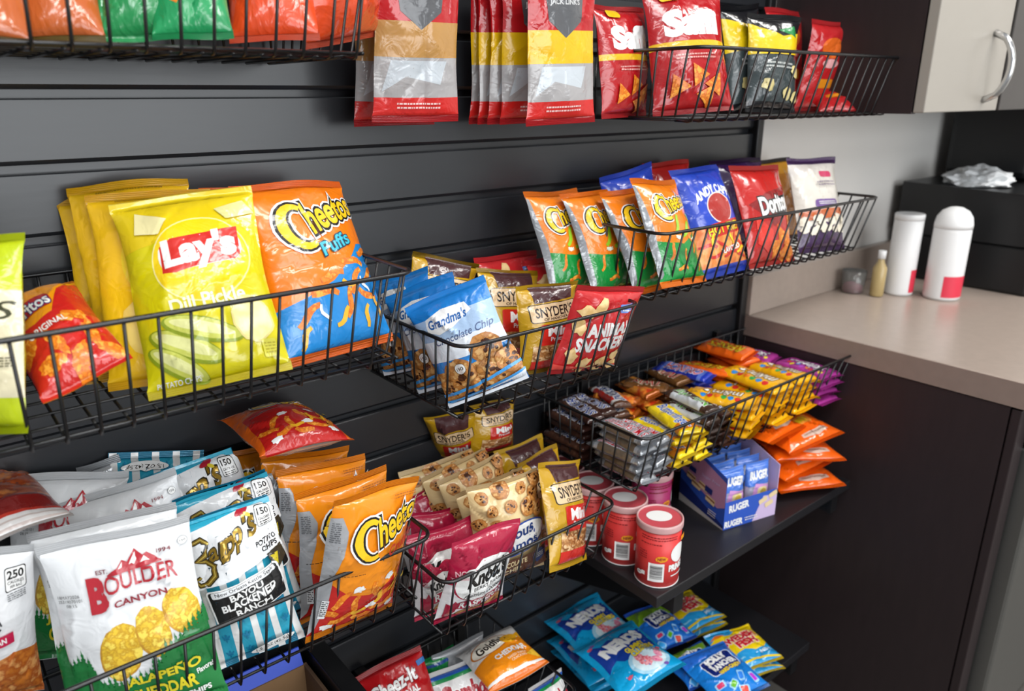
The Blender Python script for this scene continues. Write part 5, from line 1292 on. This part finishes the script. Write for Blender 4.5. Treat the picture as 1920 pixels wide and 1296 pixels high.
for i, (dx, dy) in enumerate(((.033, .02), (.094, .02), (.033, .045), (.094, .045), (.033, .07), (.094, .07), (.033, .095), (.094, .095))):
    c_, s__ = math.cos(A(-13)), math.sin(A(-13))
    lab = ['in the front row', 'in the second row', 'in the third row', 'in the last row'][i//2] + ' of the display box, ' + ('left' if i % 2 == 0 else 'right') + ' column'
    bag('wafer', (1.064 + dx*c_ - dy*s__, -.256 + dx*s__ + dy*c_, .6225), -3, 0, -13, .055, .108, 'wafer packet ' + lab, 'wafer packets standing in the display box', i % 2)

# ------------------------------------------------------------------ orange bags at the shelf end
for i, (x, y, z, ya, ro, ti, lab) in enumerate((
        (1.300, -.300, .641, -24, 0, -88, 'orange candy bag at the bottom of the stack by the display box'),
        (1.315, -.285, .670, -6, -4, -85, 'orange candy bag second from the bottom of its stack'),
        (1.300, -.290, .699, -28, 2, -88, 'orange candy bag in the middle of its stack'),
        (1.325, -.285, .727, -10, -6, -86, 'orange candy bag second from the top of its stack'),
        (1.265, -.255, .754, 6, 4, -90, 'orange candy bag on top of the stack under the candy basket'))):
    bag('orange', (x, y, z), ti, ro, ya, .15, .12, lab, 'orange candy bags at the end of the upper shelf', i)

# ------------------------------------------------------------------ chocolate bars and packets in the candy basket
FL = .7785
LAY = ['bottom', 'second lowest', 'third', 'fourth', 'fifth', 'topmost']
def stack(k, x, y0, n, dz, where, what, grp, yaw=0, L=None, W=None, jit=1.0, z0=FL, seed=0):
    r = random.Random(hash(where) % 1000 if False else sum(map(ord, where)) + seed)
    K = KIND[k]; t = K['k']['t']/1000
    for i in range(n):
        jt = jit*(2.2 if i == n-1 else 1.2 if i == n-2 else 1)
        nm = 'topmost' if i == n-1 else 'lowest' if i == 0 else LAY[i]
        bag(k, (x + r.uniform(-.004, .004)*jit, y0 + r.uniform(-.006, .006)*jit, z0 + t*.4 + dz*i), -90 + r.uniform(-1.5, 1.5), r.uniform(-3, 3)*jt, yaw + r.uniform(-5, 5)*jt,
            W, L, '%s %s in %s' % (what, nm, where), grp, i % 2)
g = 'chocolate bars in the candy basket'
dk = 'dark brown bar,'
stack('snickers', .853, -.128, 5, .0172, 'stack at the back left corner', dk, g, L=.115)
stack('snickers', .894, -.126, 5, .0172, 'second back stack from the left', dk, g, 6, L=.112)
stack('muskie', .862, -.243, 5, .0172, 'stack at the front left corner', 'silver bar,', g, 2, L=.116)
stack('muskie', .905, -.240, 4, .0172, 'second front stack from the left', 'silver bar,', g, -3, L=.116)
stack('butter', .955, -.248, 4, .0195, 'yellow stack beside the silver bars', 'yellow bar,', g, -4, L=.13, jit=1.5)
stack('butter', .998, -.242, 3, .0195, 'yellow stack beside the green lettered bars', 'yellow bar,', g, 5, L=.12, jit=1.5)
stack('almond', .936, -.118, 5, .0172, 'third back stack from the left', 'dark bar with pale stripe,', g, -9, L=.105)
stack('goldred', .985, -.118, 4, .0205, 'left one of two gold-red stacks', 'gold-red bar,', g, 14, L=.10, jit=2)
stack('goldred', 1.03, -.118, 4, .0205, 'right one of two gold-red stacks', 'gold-red bar,', g, -12, L=.10, jit=2)
stack('milky', 1.040, -.243, 5, .0172, 'stack beside the yellow bars', 'dark bar with green lettering,', g, -6, L=.122)
stack('snickers', 1.082, -.240, 4, .0172, 'front stack beside the yellow packets', dk, g, 2, L=.12)
stack('twix', 1.073, -.112, 5, .0165, 'left one of two caramel stacks', 'gold-brown bar,', g, 24, L=.10)
stack('twix', 1.118, -.108, 5, .0165, 'right one of two caramel stacks', 'gold-brown bar,', g, -12, L=.10)
stack('crunch', 1.172, -.13, 6, .0146, 'blue stack at the back wires', 'blue bar,', g, 4, L=.12)
g = 'candy packets in the candy basket'
stack('reese', 1.243, -.128, 5, .0165, 'left one of two orange stacks', 'orange packet,', g, 9, L=.122, jit=1.5)
stack('reese', 1.318, -.128, 6, .0165, 'right one of two orange stacks', 'orange packet,', g, -8, L=.122, jit=1.5)
stack('mm', 1.155, -.252, 4, .0195, 'leftmost of three yellow stacks', 'yellow packet,', g, 16, L=.135, W=.066)
stack('mm', 1.240, -.252, 4, .0205, 'middle of three yellow stacks', 'yellow packet,', g, 6, L=.15)
stack('mm', 1.328, -.250, 4, .0195, 'rightmost of three yellow stacks', 'yellow packet,', g, -3, L=.135)
stack('skittles', 1.402, -.255, 4, .018, 'stack at the front right corner', 'purple packet,', g, -4, L=.13)
stack('skittles', 1.400, -.122, 4, .018, 'stack at the back right corner', 'purple packet,', g, 3, L=.11)
